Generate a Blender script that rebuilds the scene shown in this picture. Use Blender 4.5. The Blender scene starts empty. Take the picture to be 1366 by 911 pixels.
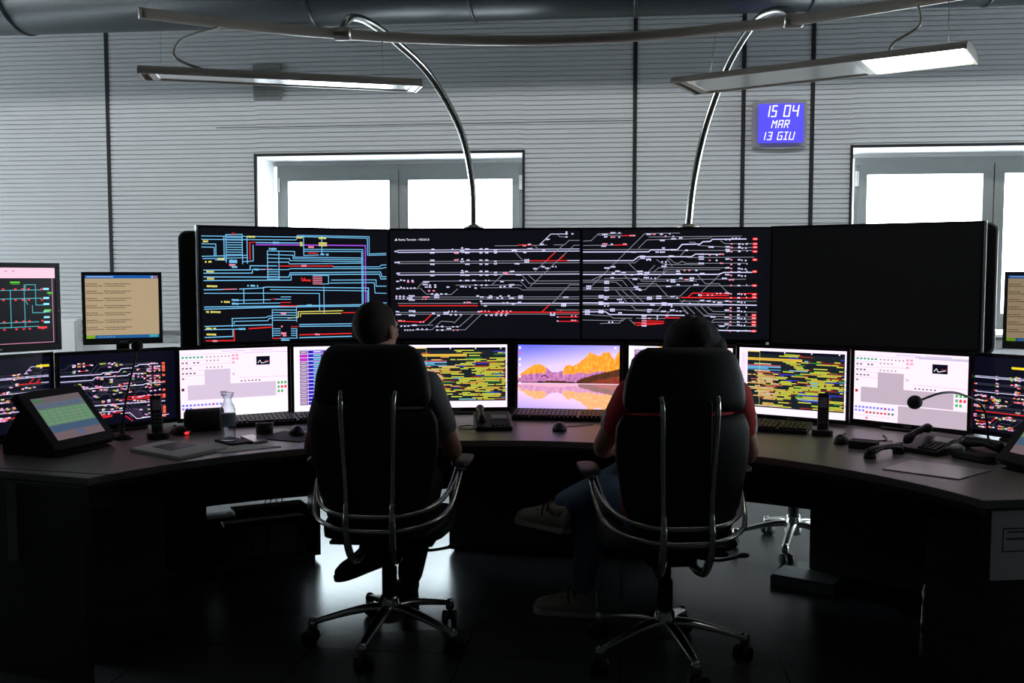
import bpy, bmesh, math, random
from mathutils import Vector, Matrix, noise

# ---------------------------------------------------------------- camera / light / exposure
F, TH, PT, EYE = 1300.0, math.radians(6.5), math.atan(85.5/1300), 1.44
SC = bpy.context.scene
COL = SC.collection
SC.view_settings.view_transform = 'Standard'
SC.view_settings.look = 'None'
SC.view_settings.gamma = 1
SC.view_settings.use_curve_mapping = False
SC.view_settings.exposure = 0.0
cam = bpy.data.cameras.new('camera'); cam.sensor_width = 36; cam.lens = F*36/1366; cam.clip_start = .05
camo = bpy.data.objects.new('camera', cam); COL.objects.link(camo)
camo.location = (0, 0, EYE); camo.rotation_euler = (math.pi/2-PT, 0, TH)
SC.camera = camo
SKY = 12.0          # sky radiance seen through the panes
SIDE = 150.0        # added light outside the unseen side windows, watts per window
w = bpy.data.worlds.new('sky'); SC.world = w; w.use_nodes = True
w.node_tree.nodes['Background'].inputs[0].default_value = (.80, .92, 1, 1)
w.node_tree.nodes['Background'].inputs[1].default_value = SKY
def area(name, loc, rot, sx, sy, power, color):
    l = bpy.data.lights.new(name, 'AREA'); l.shape = 'RECTANGLE'; l.size = sx; l.size_y = sy; l.energy = power; l.color = color
    o = bpy.data.objects.new(name, l); COL.objects.link(o); o.location = loc; o.rotation_euler = rot
    return o
area('added_light_left', (-10.3, 6.2, 1.4), (0, -math.pi/2, 0), 1.6, 3.4, SIDE, (.86, .95, 1))
area('added_light_right', (9.3, 6.2, 1.4), (0, math.pi/2, 0), 1.6, 3.4, SIDE, (.86, .95, 1))
WASH = 40.0        # each added, unseen ceiling strip that brightens the back wall, watts
for _x in (-4.4, -.6, 3.2):
    _l = area('added_washer_light', (_x, 5.46, 4.27), (math.radians(48), 0, 0), 3.2, .5, WASH, (.97, .99, 1)); _l.data.spread = math.radians(105)
try:
    SC.cycles.use_denoising = True
    SC.cycles.max_bounces = 8; SC.cycles.sample_clamp_indirect = 4.0
except Exception: pass

# ---------------------------------------------------------------- helpers
def lin(c):
    return tuple((x/12.92 if x <= .04045 else ((x+.055)/1.055)**2.4) for x in c)
MATS = {}
def mat(name, col, rough=.5, metal=0., bump=0., bscale=200., trans=0., ior=1.45, emit=None, es=1., vary=0., spec=.5, alpha=1.):
    if name in MATS: return MATS[name]
    m = bpy.data.materials.new(name); m.use_nodes = True; nt = m.node_tree; b = nt.nodes['Principled BSDF']
    b.inputs['Base Color'].default_value = (*col, 1); b.inputs['Roughness'].default_value = rough
    b.inputs['Metallic'].default_value = metal; b.inputs['IOR'].default_value = ior
    b.inputs['Transmission Weight'].default_value = trans
    b.inputs['Specular IOR Level'].default_value = spec
    if emit: b.inputs['Emission Color'].default_value = (*emit, 1); b.inputs['Emission Strength'].default_value = es
    if bump or vary:
        tc = nt.nodes.new('ShaderNodeTexCoord'); n = nt.nodes.new('ShaderNodeTexNoise'); n.inputs['Scale'].default_value = bscale
        nt.links.new(tc.outputs['Object'], n.inputs['Vector'])
        if bump:
            bp = nt.nodes.new('ShaderNodeBump'); bp.inputs['Strength'].default_value = bump; bp.inputs['Distance'].default_value = .002
            nt.links.new(n.outputs['Fac'], bp.inputs['Height']); nt.links.new(bp.outputs['Normal'], b.inputs['Normal'])
        if vary:
            mx = nt.nodes.new('ShaderNodeMix'); mx.data_type = 'RGBA'
            mx.inputs['A'].default_value = (*[c*(1-vary) for c in col], 1); mx.inputs['B'].default_value = (*[min(1, c*(1+vary)) for c in col], 1)
            nt.links.new(n.outputs['Fac'], mx.inputs['Factor']); nt.links.new(mx.outputs['Result'], b.inputs['Base Color'])
    MATS[name] = m; return m
def screen_mat():
    m = bpy.data.materials.new('lit_screen'); m.use_nodes = True; nt = m.node_tree; b = nt.nodes['Principled BSDF']
    a = nt.nodes.new('ShaderNodeVertexColor'); a.layer_name = 'Col'
    b.inputs['Base Color'].default_value = (.004, .004, .005, 1); b.inputs['Roughness'].default_value = .28
    nt.links.new(a.outputs['Color'], b.inputs['Emission Color']); b.inputs['Emission Strength'].default_value = 1.15
    return m
SCREEN = screen_mat()

class MB:
    def __init__(s): s.v = []; s.f = []; s.sm = []
    def add(s, vs, fs, smooth=False):
        b = len(s.v); s.v += [tuple(x) for x in vs]; s.f += [tuple(b+i for i in f) for f in fs]; s.sm += [smooth]*len(fs); return s
    def box(s, x0, x1, y0, y1, z0, z1, M=None):
        vs = [Vector((x, y, z)) for x in (x0, x1) for y in (y0, y1) for z in (z0, z1)]
        if M: vs = [M @ p for p in vs]
        return s.add(vs, [(0,1,3,2), (4,6,7,5), (0,4,5,1), (2,3,7,6), (0,2,6,4), (1,5,7,3)])
    def prism(s, poly, z0, z1, M=None):
        n = len(poly); vs = [Vector((x, y, z0)) for x, y in poly]+[Vector((x, y, z1)) for x, y in poly]
        if M: vs = [M @ p for p in vs]
        return s.add(vs, [tuple(range(n-1, -1, -1)), tuple(range(n, 2*n))]+[(i, (i+1) % n, n+(i+1) % n, n+i) for i in range(n)])
    def tube(s, pts, r, n=12, closed=False, sq=1.0, smooth=True, up=None, caps=True, round_=False):
        P = [Vector(p) for p in pts]; m = len(P); R = r if isinstance(r, (list, tuple)) else [r]*m
        if round_:
            d0 = (P[0]-P[1]).normalized(); d1 = (P[-1]-P[-2]).normalized(); A = []; RA = []
            for k in (0, 1, 2):
                t = math.pi/2*(1-(k+.25)/3.25); A.append(P[0]+d0*R[0]*math.sin(t)); RA.append(R[0]*math.cos(t))
            B = []; RB = []
            for k in (2, 1, 0):
                t = math.pi/2*(1-(k+.25)/3.25); B.append(P[-1]+d1*R[-1]*math.sin(t)); RB.append(R[-1]*math.cos(t))
            P = A+P+B; R = RA+list(R)+RB; m = len(P)
        vs = []; prev = None
        for i in range(m):
            a = P[i-1] if (i > 0 or closed) else P[i]; b = P[(i+1) % m] if (i < m-1 or closed) else P[i]
            t = (b-a).normalized()
            if prev is None:
                u = Vector(up) if up else (Vector((0, 0, 1)) if abs(t.z) < .9 else Vector((1, 0, 0)))
            else: u = prev
            u = (u-t*u.dot(t)).normalized(); prev = u; q = t.cross(u)
            for k in range(n):
                an = 2*math.pi*k/n; vs.append(P[i]+q*math.cos(an)*R[i]+u*math.sin(an)*R[i]*sq)
        fs = []
        for i in range(m if closed else m-1):
            for k in range(n):
                a = i*n+k; b = i*n+(k+1) % n; c = ((i+1) % m)*n+(k+1) % n; d = ((i+1) % m)*n+k; fs.append((a, b, c, d))
        if not closed and caps: fs += [tuple(range(n-1, -1, -1)), tuple((m-1)*n+k for k in range(n))]
        return s.add(vs, fs, smooth)
    def lathe(s, prof, c=(0, 0, 0), n=24, M=None, smooth=True):
        vs = []
        for r, z in prof:
            for k in range(n):
                a = 2*math.pi*k/n; p = Vector((c[0]+r*math.cos(a), c[1]+r*math.sin(a), c[2]+z)); vs.append(M @ p if M else p)
        m = len(prof); fs = [(i*n+k, i*n+(k+1) % n, (i+1)*n+(k+1) % n, (i+1)*n+k) for i in range(m-1) for k in range(n)]
        fs += [tuple(range(n-1, -1, -1)), tuple((m-1)*n+k for k in range(n))]
        return s.add(vs, fs, smooth)
    def ell(s, c, r, M=None, nu=20, nv=12, fn=None):
        vs = []; c = Vector(c)
        for j in range(nv+1):
            ph = math.pi*(j+.001)/(nv+.002)-math.pi/2
            for i in range(nu):
                th = 2*math.pi*i/nu; d = Vector((math.cos(ph)*math.cos(th), math.cos(ph)*math.sin(th), math.sin(ph)))
                p = Vector((d.x*r[0], d.y*r[1], d.z*r[2]))
                if fn: p = fn(p, d)
                if M: p = M @ p
                vs.append(c+p)
        fs = [(j*nu+i, j*nu+(i+1) % nu, (j+1)*nu+(i+1) % nu, (j+1)*nu+i) for j in range(nv) for i in range(nu)]
        fs += [tuple(range(nu-1, -1, -1)), tuple(nv*nu+i for i in range(nu))]
        return s.add(vs, fs, True)
    def build(s, name, m, parent=None, bevel=0, sub=0, remesh=0, smoothn=0, loc=None):
        me = bpy.data.meshes.new(name); me.from_pydata(s.v, [], s.f)
        me.polygons.foreach_set('use_smooth', s.sm)
        bm = bmesh.new(); bm.from_mesh(me); bmesh.ops.recalc_face_normals(bm, faces=bm.faces); bm.to_mesh(me); bm.free()
        me.materials.append(m); o = bpy.data.objects.new(name, me); COL.objects.link(o)
        if parent: o.parent = parent
        if loc: o.location = loc
        if remesh:
            r = o.modifiers.new('remesh', 'REMESH'); r.mode = 'VOXEL'; r.voxel_size = remesh; r.use_smooth_shade = True
            if smoothn: q = o.modifiers.new('smooth', 'SMOOTH'); q.iterations = smoothn; q.factor = .5
        if bevel:
            b = o.modifiers.new('bevel', 'BEVEL'); b.width = bevel; b.segments = 3; b.limit_method = 'ANGLE'; b.angle_limit = .7
            b.harden_normals = False
        if sub: q = o.modifiers.new('sub', 'SUBSURF'); q.levels = sub; q.render_levels = sub
        return o
def tag(o, label=None, cat=None, group=None, kind=None):
    for k, v in (('label', label), ('category', cat), ('group', group), ('kind', kind)):
        if v: o[k] = v
    return o
def empty(name, loc, rz=0, label=None, cat=None, group=None):
    o = bpy.data.objects.new(name, None); COL.objects.link(o); o.empty_display_size = .1
    o.location = loc; o.rotation_euler = (0, 0, rz); return tag(o, label, cat, group)
def copy_tree(o, parent=None):
    c = o.copy(); COL.objects.link(c)
    if parent: c.parent = parent
    for ch in [x for x in KIDS(o)]: copy_tree(ch, c)
    return c
def KIDS(o): return [x for x in bpy.data.objects if x.parent == o]
def spline(pts, k=8):
    P = [Vector(p) for p in pts]; out = []
    for i in range(len(P)-1):
        a = P[max(i-1, 0)]; b = P[i]; c = P[i+1]; d = P[min(i+2, len(P)-1)]
        for j in range(k):
            t = j/k; out.append(.5*((2*b)+(c-a)*t+(2*a-5*b+4*c-d)*t*t+(3*b-a-3*c+d)*t**3))
    out.append(P[-1]); return out
# the control desk is a ring segment about DC
DC = Vector((-.36, 2.49, 0))
def AP(r, deg, z=0.): a = math.radians(deg); return Vector((DC.x+r*math.sin(a), DC.y+r*math.cos(a), z))
def arc_poly(r0, r1, a0, a1, n=16):
    A = [a0+(a1-a0)*i/n for i in range(n+1)]
    return [AP(r0, a).xy[:] for a in A]+[AP(r1, a).xy[:] for a in reversed(A)]
TOP = .74

# ---------------------------------------------------------------- materials
WALL = mat('grey_corrugated_panel', (.60, .62, .63), .55, vary=.04, bscale=6)
GROOVE = mat('black_seam', (.01, .01, .011), .7)
PLASTER = mat('white_plaster', (.75, .77, .78), .7)
DARKWALL = mat('dark_room_wall', (.035, .037, .04), .8)
CEIL = mat('dark_ceiling', (.045, .05, .055), .8)
ALU = mat('window_aluminium', (.26, .27, .265), .45, .3)
WHITE = mat('white_frame', (.8, .8, .8), .45)
CHROME = mat('polished_aluminium', (.62, .61, .58), .22, 1.)
STEEL = mat('brushed_steel', (.55, .52, .48), .38, 1.)
SATIN = mat('satin_lamp_housing', (.66, .60, .52), .30, .45)
DUCT = mat('dark_grey_duct', (.018, .023, .026), .30, 0., spec=.22)
BLACK = mat('black_plastic', (.012, .012, .013), .42)
BLACKM = mat('matt_black_plastic', (.018, .018, .019), .7)
BEZEL = mat('monitor_bezel', (.012, .012, .016), .35)
SILVER = mat('silver_plastic', (.42, .43, .43), .4, .4)
LEATHER = mat('black_leather', (.010, .011, .012), .55, bump=.25, bscale=420)
DESK = mat('grey_laminate', (.20, .185, .175), .36, vary=.03, bscale=60)
CAB = mat('dark_cabinet', (.035, .039, .043), .55, vary=.05, bscale=20)
CAB2 = mat('drawer_front', (.055, .05, .048), .5)
PAPER = mat('white_paper', (.80, .80, .78), .8)
def glass_mat():
    m = bpy.data.materials.new('window_glass'); m.use_nodes = True; nt = m.node_tree; nt.nodes.clear()
    o = nt.nodes.new('ShaderNodeOutputMaterial'); t = nt.nodes.new('ShaderNodeBsdfTransparent'); g = nt.nodes.new('ShaderNodeBsdfGlossy')
    g.inputs['Roughness'].default_value = .02; t.inputs[0].default_value = (.96, .98, .98, 1)
    x = nt.nodes.new('ShaderNodeMixShader'); x.inputs[0].default_value = .06
    nt.links.new(t.outputs[0], x.inputs[1]); nt.links.new(g.outputs[0], x.inputs[2]); nt.links.new(x.outputs[0], o.inputs[0]); return m
GLASS = glass_mat()
def floor_mat():
    m = bpy.data.materials.new('dark_floor_tiles'); m.use_nodes = True; nt = m.node_tree; b = nt.nodes['Principled BSDF']
    tc = nt.nodes.new('ShaderNodeTexCoord'); br = nt.nodes.new('ShaderNodeTexBrick')
    br.offset = 0; br.inputs['Scale'].default_value = 1; br.inputs['Brick Width'].default_value = .6; br.inputs['Row Height'].default_value = .6
    br.inputs['Mortar Size'].default_value = .0035; br.inputs['Mortar Smooth'].default_value = 0
    br.inputs['Color1'].default_value = (.055, .06, .062, 1); br.inputs['Color2'].default_value = (.065, .07, .072, 1); br.inputs['Mortar'].default_value = (.02, .02, .02, 1)
    nt.links.new(tc.outputs['Object'], br.inputs['Vector']); nt.links.new(br.outputs['Color'], b.inputs['Base Color'])
    b.inputs['Roughness'].default_value = .27; return m
FLOOR = floor_mat()

# ---------------------------------------------------------------- room shell
WY = 8.4
ZC = 4.4
def struct(o): o['kind'] = 'structure'; return o
m = MB(); m.box(-10.1, 9.1, -3.2, 9.2, -.1, 0); struct(m.build('floor', FLOOR))
m = MB(); m.box(-10.1, 9.1, -3.2, 9.2, ZC, ZC+.1); struct(m.build('ceiling', CEIL))
m = MB(); m.box(-10.0, 9.0, -3.2, -3.1, 0, ZC); struct(m.build('wall_front', DARKWALL))
def side_wall(name, x0, x1):
    m = MB(); m.box(x0, x1, -3.1, 4.4, 0, ZC); m.box(x0, x1, 8.0, 9.2, 0, ZC); m.box(x0, x1, 4.4, 8.0, 0, .5); m.box(x0, x1, 4.4, 8.0, 2.4, ZC)
    struct(m.build(name, DARKWALL))
side_wall('wall_left', -10.0, -9.9); side_wall('wall_right', 8.9, 9.0)
for i, x in ((5, -9.95), (6, 8.95)):  # unseen side windows, added with the side lights to brighten the back wall
    m = MB()
    for (y0, y1, z0, z1) in ((4.4, 8.0, .5, .57), (4.4, 8.0, 2.33, 2.4), (4.4, 4.47, .57, 2.33), (7.93, 8.0, .57, 2.33), (6.16, 6.24, .57, 2.33)):
        m.box(x-.03, x+.03, y0, y1, z0, z1)
    struct(m.build('window_%d' % i, ALU))
WIN = [(-3.234, -.868), (1.878, 4.34), (-8.35, -5.98), (6.3, 8.7)]  # last two are unseen windows added to let in more light
WT, WB = 2.508, .97
PITCH = .0406
m = MB()
def slats(m, x0, x1, z0, z1):
    z = z0
    while z < z1-.001:
        a = min(z+PITCH*.79, z1); b = min(z+PITCH, z1)
        m.add([(x0, WY, z), (x1, WY, z), (x1, WY, a), (x0, WY, a)], [(0, 1, 2, 3)])
        if b > a:
            m.add([(x0, WY, a), (x1, WY, a), (x1, WY+.013, a+.001), (x0, WY+.013, a+.001)], [(0, 1, 2, 3)])
            m.add([(x0, WY+.013, a+.001), (x1, WY+.013, a+.001), (x1, WY+.013, b-.001), (x0, WY+.013, b-.001)], [(0, 1, 2, 3)])
            m.add([(x0, WY+.013, b-.001), (x1, WY+.013, b-.001), (x1, WY, b), (x0, WY, b)], [(0, 1, 2, 3)])
        z = b
ZJ = 2.76
for (x0, x1, z0, z1) in ((-9.9, -8.35, .96, ZC), (-8.35, -5.98, WT, ZC), (-5.98, -3.234, .96, ZC), (-3.234, -.868, WT, ZC), (-.868, 1.878, .96, ZC), (1.878, 4.34, WT, ZC), (4.34, 6.3, .96, ZC), (6.3, 8.7, WT, ZC), (8.7, 8.9, .96, ZC)):
    slats(m, x0, x1, z0, z1)
wb = struct(m.build('wall_back', WALL))
m = MB(); xs_ = [-9.9, -8.37, -5.96, -3.254, -.848, 1.858, 4.36, 6.28, 8.72, 8.9]
for k in range(0, 10, 2): m.box(xs_[k], xs_[k+1], WY+.02, 9.0, 0, ZC); m.box(xs_[k], xs_[k+1], WY-.004, WY+.02, 0, .86)
for a, b in WIN: m.box(a-.02, b+.02, WY+.02, 9.0, WT+.02, ZC); m.box(a-.02, b+.02, WY+.02, 9.0, 0, WB-.02); m.box(a-.02, b+.02, WY-.004, WY+.02, 0, .86)
o = m.build('wall_back_core', PLASTER, wb); o['kind'] = 'structure'
# black vertical seams, thin horizontal joint, sill trims, baseboard
n = 1
for xs in (-4.612, .088, .985, 1.545):
    m = MB(); m.box(xs-.017, xs+.017, WY-.004, WY+.012, .96, 3.66); struct(m.build('trim_%d' % n, GROOVE)); n += 1
m = MB(); m.box(-3.6, .07, WY-.002, WY+.01, ZJ, ZJ+.006); struct(m.build('trim_%d' % n, GROOVE)); n += 1
GREYT = mat('grey_trim', (.16, .17, .18), .5)
m = MB(); m.box(-9.9, 8.9, WY-.012, WY+.01, .925, .96); struct(m.build('trim_%d' % n, GREYT)); n += 1
GREY2 = mat('pale_grey_trim', (.36, .38, .38), .5)
m = MB(); m.box(-9.9, 8.9, WY-.02, WY+.01, .86, .90); struct(m.build('trim_%d' % n, GREY2)); n += 1
m = MB(); m.box(-9.9, 8.9, WY-.015, WY-.004, 0, .09); struct(m.build('baseboard_back', GREYT))

for i, (a, b) in enumerate(WIN):
    YF = WY+.45
    root = empty('window_%d' % (i+1), (a, WY, WB)); root['kind'] = 'structure'
    W_, H_ = b-a, WT-WB
    m = MB()   # black edge trim around the opening
    t = .022
    m.box(-t, W_+t, -.008, .02, H_, H_+t); m.box(-t, 0, -.008, .02, -t, H_); m.box(W_, W_+t, -.008, .02, -t, H_); m.box(0, W_, -.008, .02, -t, 0)
    m.build('window_trim', GROOVE, root)['kind'] = 'structure'
    m = MB()   # white reveal
    m.box(0, W_, .02, .52, H_, H_+.02); m.box(-.02, 0, .02, .52, -.02, H_+.02); m.box(W_, W_+.02, .02, .52, -.02, H_+.02); m.box(0, W_, -.03, .52, -.02, 0)
    m.box(0, W_, .46, .52, 1.50, H_)
    m.build('window_reveal', WHITE, root)['kind'] = 'structure'
    m = MB()   # fixed frame
    dx = (0, .085, 0, .03)[i]
    y0, y1 = .44, .51; x0, x1, z0, z1 = .028+dx, W_-.03, .02, 1.505
    m.box(x0, x1, y0, y1, z1-.10, z1); m.box(x0, x1, y0, y1, z0, z0+.06); m.box(x0, x0+.05, y0, y1, z0+.06, z1-.10); m.box(x1-.05, x1, y0, y1, z0+.06, z1-.10)
    m.box(1.155+dx, 1.21+dx, y0, y1, z0+.06, z1-.10)
    m.build('window_frame', ALU, root)['kind'] = 'structure'
    for (p, l, r, q) in ((.065, .134, 1.095, 1.178), (1.19, 1.271, 2.23, 2.295)):
        p += dx; q += dx; l += dx; r += dx
        m = MB(); y0, y1 = .425, .49; zz1 = 1.445; zz0 = .08; zt = 1.36
        m.box(p, q, y0, y1, zt, zz1); m.box(p, q, y0, y1, zz0, zz0+.08); m.box(p, l, y0, y1, zz0+.08, zt); m.box(r, q, y0, y1, zz0+.08, zt)
        s = m.build('window_sash', ALU, root); s['kind'] = 'structure'
        g = MB(); g.box(l, r, .45, .456, zz0+.08, zt); go = g.build('window_pane', GLASS, s); go['kind'] = 'structure'
        h = MB(); hx = p-.03 if q < 1.5 else q-.0; h.box(hx, hx+.026, .405, .43, 1.26, 1.39); ho = h.build('window_hinge', WHITE, root, bevel=.004); ho['kind'] = 'structure'

# ---------------------------------------------------------------- big things overhead
root = empty('ventilation_duct', (-.4, 7.5, 3.82), 0, 'large round dark blue-grey metal duct running along the top of the wall', 'duct')
m = MB(); m.tube([(-6.05, 0, 0), (6.2, 0, 0)], .42, n=64, caps=True); m.build('pipe', DUCT, root)
for x in (-4.81, -2.39, -1.146, .076, 1.35, 2.6, 3.9):
    m = MB(); X = x+.4
    m.tube([(X-.016, 0, 0), (X-.012, 0, 0), (X, 0, 0), (X+.012, 0, 0), (X+.016, 0, 0)], [.42, .427, .429, .427, .42], n=64); m.build('joint_ring', DUCT, root)
for x in (-3.6, 0, 3.6):
    m = MB(); m.tube([(x, 0, .41), (x, 0, ZC-3.82)], .012, n=8); m.build('hanger_rod', STEEL, root)

# long bowed rail on two arched posts, with the two luminaires
RAIL = spline([(-2.0, 3.925, 2.535), (-1.72, 4.12, 2.535), (-1.349, 4.325, 2.535), (-.95, 4.48, 2.535), (-.521, 4.565, 2.535), (-.1, 4.57, 2.535), (.26, 4.505, 2.535), (.72, 4.345, 2.535), (1.243, 4.055, 2.535), (1.62, 3.79, 2.535)], 8)
root = empty('lighting_rail', (-.3, 4.5, 2.535), 0, 'long bowed metal tube spanning overhead on two arched posts', 'rail')
def loc(pts, r=root): return [Vector(p)-r.location for p in pts]
m = MB(); m.tube(loc(RAIL), .023, n=20, smooth=True); m.build('tube', SATIN, root)
CAPM = mat('pale_end_cap', (.55, .52, .48), .5, .3)
for a, b in ((RAIL[0], RAIL[1]), (RAIL[-1], RAIL[-2])):
    d = (a-b).normalized(); m = MB(); m.tube(loc([a, a+d*.006]), [.025, .023], n=20); m.build('end_cap', CAPM, root)
for tip, foot, pts in (
    ('left', (-.813, 5.29, 1.706), [(-.813, 5.29, 1.706), (-.822, 5.285, 1.96), (-.88, 5.24, 2.24), (-1.01, 5.10, 2.49), (-1.13, 4.90, 2.61), (-1.215, 4.68, 2.66), (-1.25, 4.50, 2.645), (-1.262, 4.40, 2.60), (-1.265, 4.355, 2.55)]),
    ('right', (.35, 5.42, 1.71), [(.35, 5.42, 1.71), (.375, 5.41, 1.96), (.43, 5.36, 2.24), (.51, 5.20, 2.49), (.575, 5.0, 2.61), (.63, 4.80, 2.665), (.675, 4.62, 2.65), (.705, 4.48, 2.61), (.715, 4.36, 2.55)])):
    S = spline(loc(pts), 8)
    m = MB(); m.tube(S, .018, n=14); m.build('arched_post', CHROME, root)
    m = MB(); m.lathe([(.055, 0), (.055, .010), (.03, .014), (.022, .022)], loc([foot])[0]); m.build('post_foot', STEEL, root)
    a = loc([pts[-1]])[0]
    m = MB(); m.lathe([(.0255, -.04), (.03, -.03), (.03, .03), (.0255, .04)], (0, 0, 0), M=Matrix.Translation(a+Vector((0, 0, -.015))) @ Matrix.Rotation(math.pi/2, 4, 'X') @ Matrix.Rotation(math.pi/2, 4, 'Y')); m.build('clamp_collar', STEEL, root)
REFL = mat('lamp_reflector', (.85, .84, .82), .16, .95)
LAMP_ON = mat('lit_diffuser', (.9, .9, .9), .5, emit=(1, .97, .90), es=5.0)
def luminaire(c, hd, tilt, length, wd, lit, label, cables):
    root = empty('hanging_luminaire', c, hd, label, 'lamp', 'slim luminaires hung from the bowed rail')
    R = Matrix.Rotation(tilt, 4, 'X'); L = length/2; Wd = wd/2
    m = MB()   # shallow curved housing, open below
    pr = [(-Wd, -.004), (-Wd, .012), (-Wd*.8, .028), (-Wd*.4, .036), (0, .038), (Wd*.4, .036), (Wd*.8, .028), (Wd, .012), (Wd, -.004), (Wd-.006, -.004), (Wd-.008, .010), (0, .030), (-Wd+.008, .010), (-Wd+.006, -.004)]
    vs = []
    for x in (-L, L): vs += [R @ Vector((x, y, z)) for y, z in pr]
    n = len(pr); m.add(vs, [(i, (i+1) % n, n+(i+1) % n, n+i) for i in range(n)]+[tuple(range(n)), tuple(range(n, 2*n))]); m.build('housing', SATIN, root)
    m = MB()
    for x in (-L, L-.008):
        m = MB(); m.add([R @ Vector((xx, y, z)) for xx in (x, x+.008) for y, z in ((-Wd, -.006), (Wd, -.006), (Wd, .012), (Wd*.4, .036), (-Wd*.4, .036), (-Wd, .012))], [tuple(range(6)), tuple(range(6, 12))]+[(i, (i+1) % 6, 6+(i+1) % 6, 6+i) for i in range(6)])
        m.build('end_plate', SATIN, root)
    x1 = L-.012 if lit is None else lit
    m = MB(); m.box(-L+.04, x1, -Wd+.012, Wd-.012, .001, .006, R)
    m.build('reflector', REFL, root)
    for x in (-L+.04, x1-.03): m = MB(); m.box(x, x+.03, -Wd+.008, Wd-.008, -.003, .001, R); m.build('cross_bar', SATIN, root)
    if lit is not None:
        m = MB(); m.box(lit, L-.02, -Wd+.012, Wd-.012, .0, .006, R); m.build('lit_diffuser', LAMP_ON, root)
    for k, (lx, pts) in enumerate(cables):
        m = MB(); inv = Matrix.Translation(c) @ Matrix.Rotation(hd, 4, 'Z'); iv = inv.inverted()
        P = [Vector((lx, 0, .036))]+[iv @ Vector(p) for p in pts]
        if len(P) == 2: m.tube(P, .0012, n=6); m.build('suspension_wire', STEEL, root)
        else: m.tube(spline(P, 8), .006, n=8); m.build('feed_cable', CAPM, root)
    return root
# left: ends near (-1.96,3.90) and (-.93,4.28); right: (.26,4.42) and (1.29,3.89)
luminaire((-1.445, 4.09, 2.272), math.atan2(.385, 1.05), math.radians(3), 1.16, .20, None,
    'unlit slim silver luminaire hanging overhead above the left chair', [(-.33, [(-1.87, 3.96, 2.36), (-1.86, 4.02, 2.45), (-1.73, 4.10, 2.515)]), (-.50, [(-1.93, 3.965, 2.52)]), (.42, [(-1.10, 4.42, 2.52)])])
luminaire((.775, 4.155, 2.272), math.atan2(-.53, 1.03), math.radians(-2), 1.17, .265, .21,
    'slim silver luminaire above the right chair with its near end lit white', [(.28, [(1.05, 4.04, 2.36), (1.14, 4.03, 2.42), (1.15, 4.09, 2.515)]), (.50, [(1.25, 4.04, 2.52)]), (-.46, [(.40, 4.455, 2.52)])])

WARM = mat('added_warm_glow', (.9, .9, .9), .5, emit=(1, .86, .66), es=1.3)
for (x, y) in ((-1.9, 2.9), (.9, 2.9)):  # out-of-view lamps added for faint warm light from above
    root = empty('added_ceiling_lamp', (x, y, ZC), 0, 'added unseen warm strip lamp on the ceiling above the %s chair' % ('left' if x < 0 else 'right'), 'lamp', 'added ceiling strip lamps above the chairs')
    m = MB(); m.box(-.62, .62, -.11, .11, -.07, 0); m.build('lamp_body', SATIN, root, bevel=.01)
    m = MB(); m.box(-.58, .58, -.08, .08, -.078, -.0705); m.build('diffuser', WARM, root)

for x in (-4.4, -.6, 3.2):  # housings for the strips added to light the back wall
    root = empty('added_washer', (x, 5.4, ZC), 0, 'added unseen ceiling wall-washer strip behind the big screens, %s' % {-4.4: 'left', -.6: 'middle', 3.2: 'right'}[x], 'lamp', 'added wall-washer strips on the ceiling')
    m = MB(); m.prism([(-.36, 0), (.30, 0), (.30, -.02), (-.36, -.32)], -1.7, 1.7, Matrix(((0, 0, 1, 0), (1, 0, 0, 0), (0, 1, 0, 0), (0, 0, 0, 1)))); m.build('added_washer_housing', SATIN, root)

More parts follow.
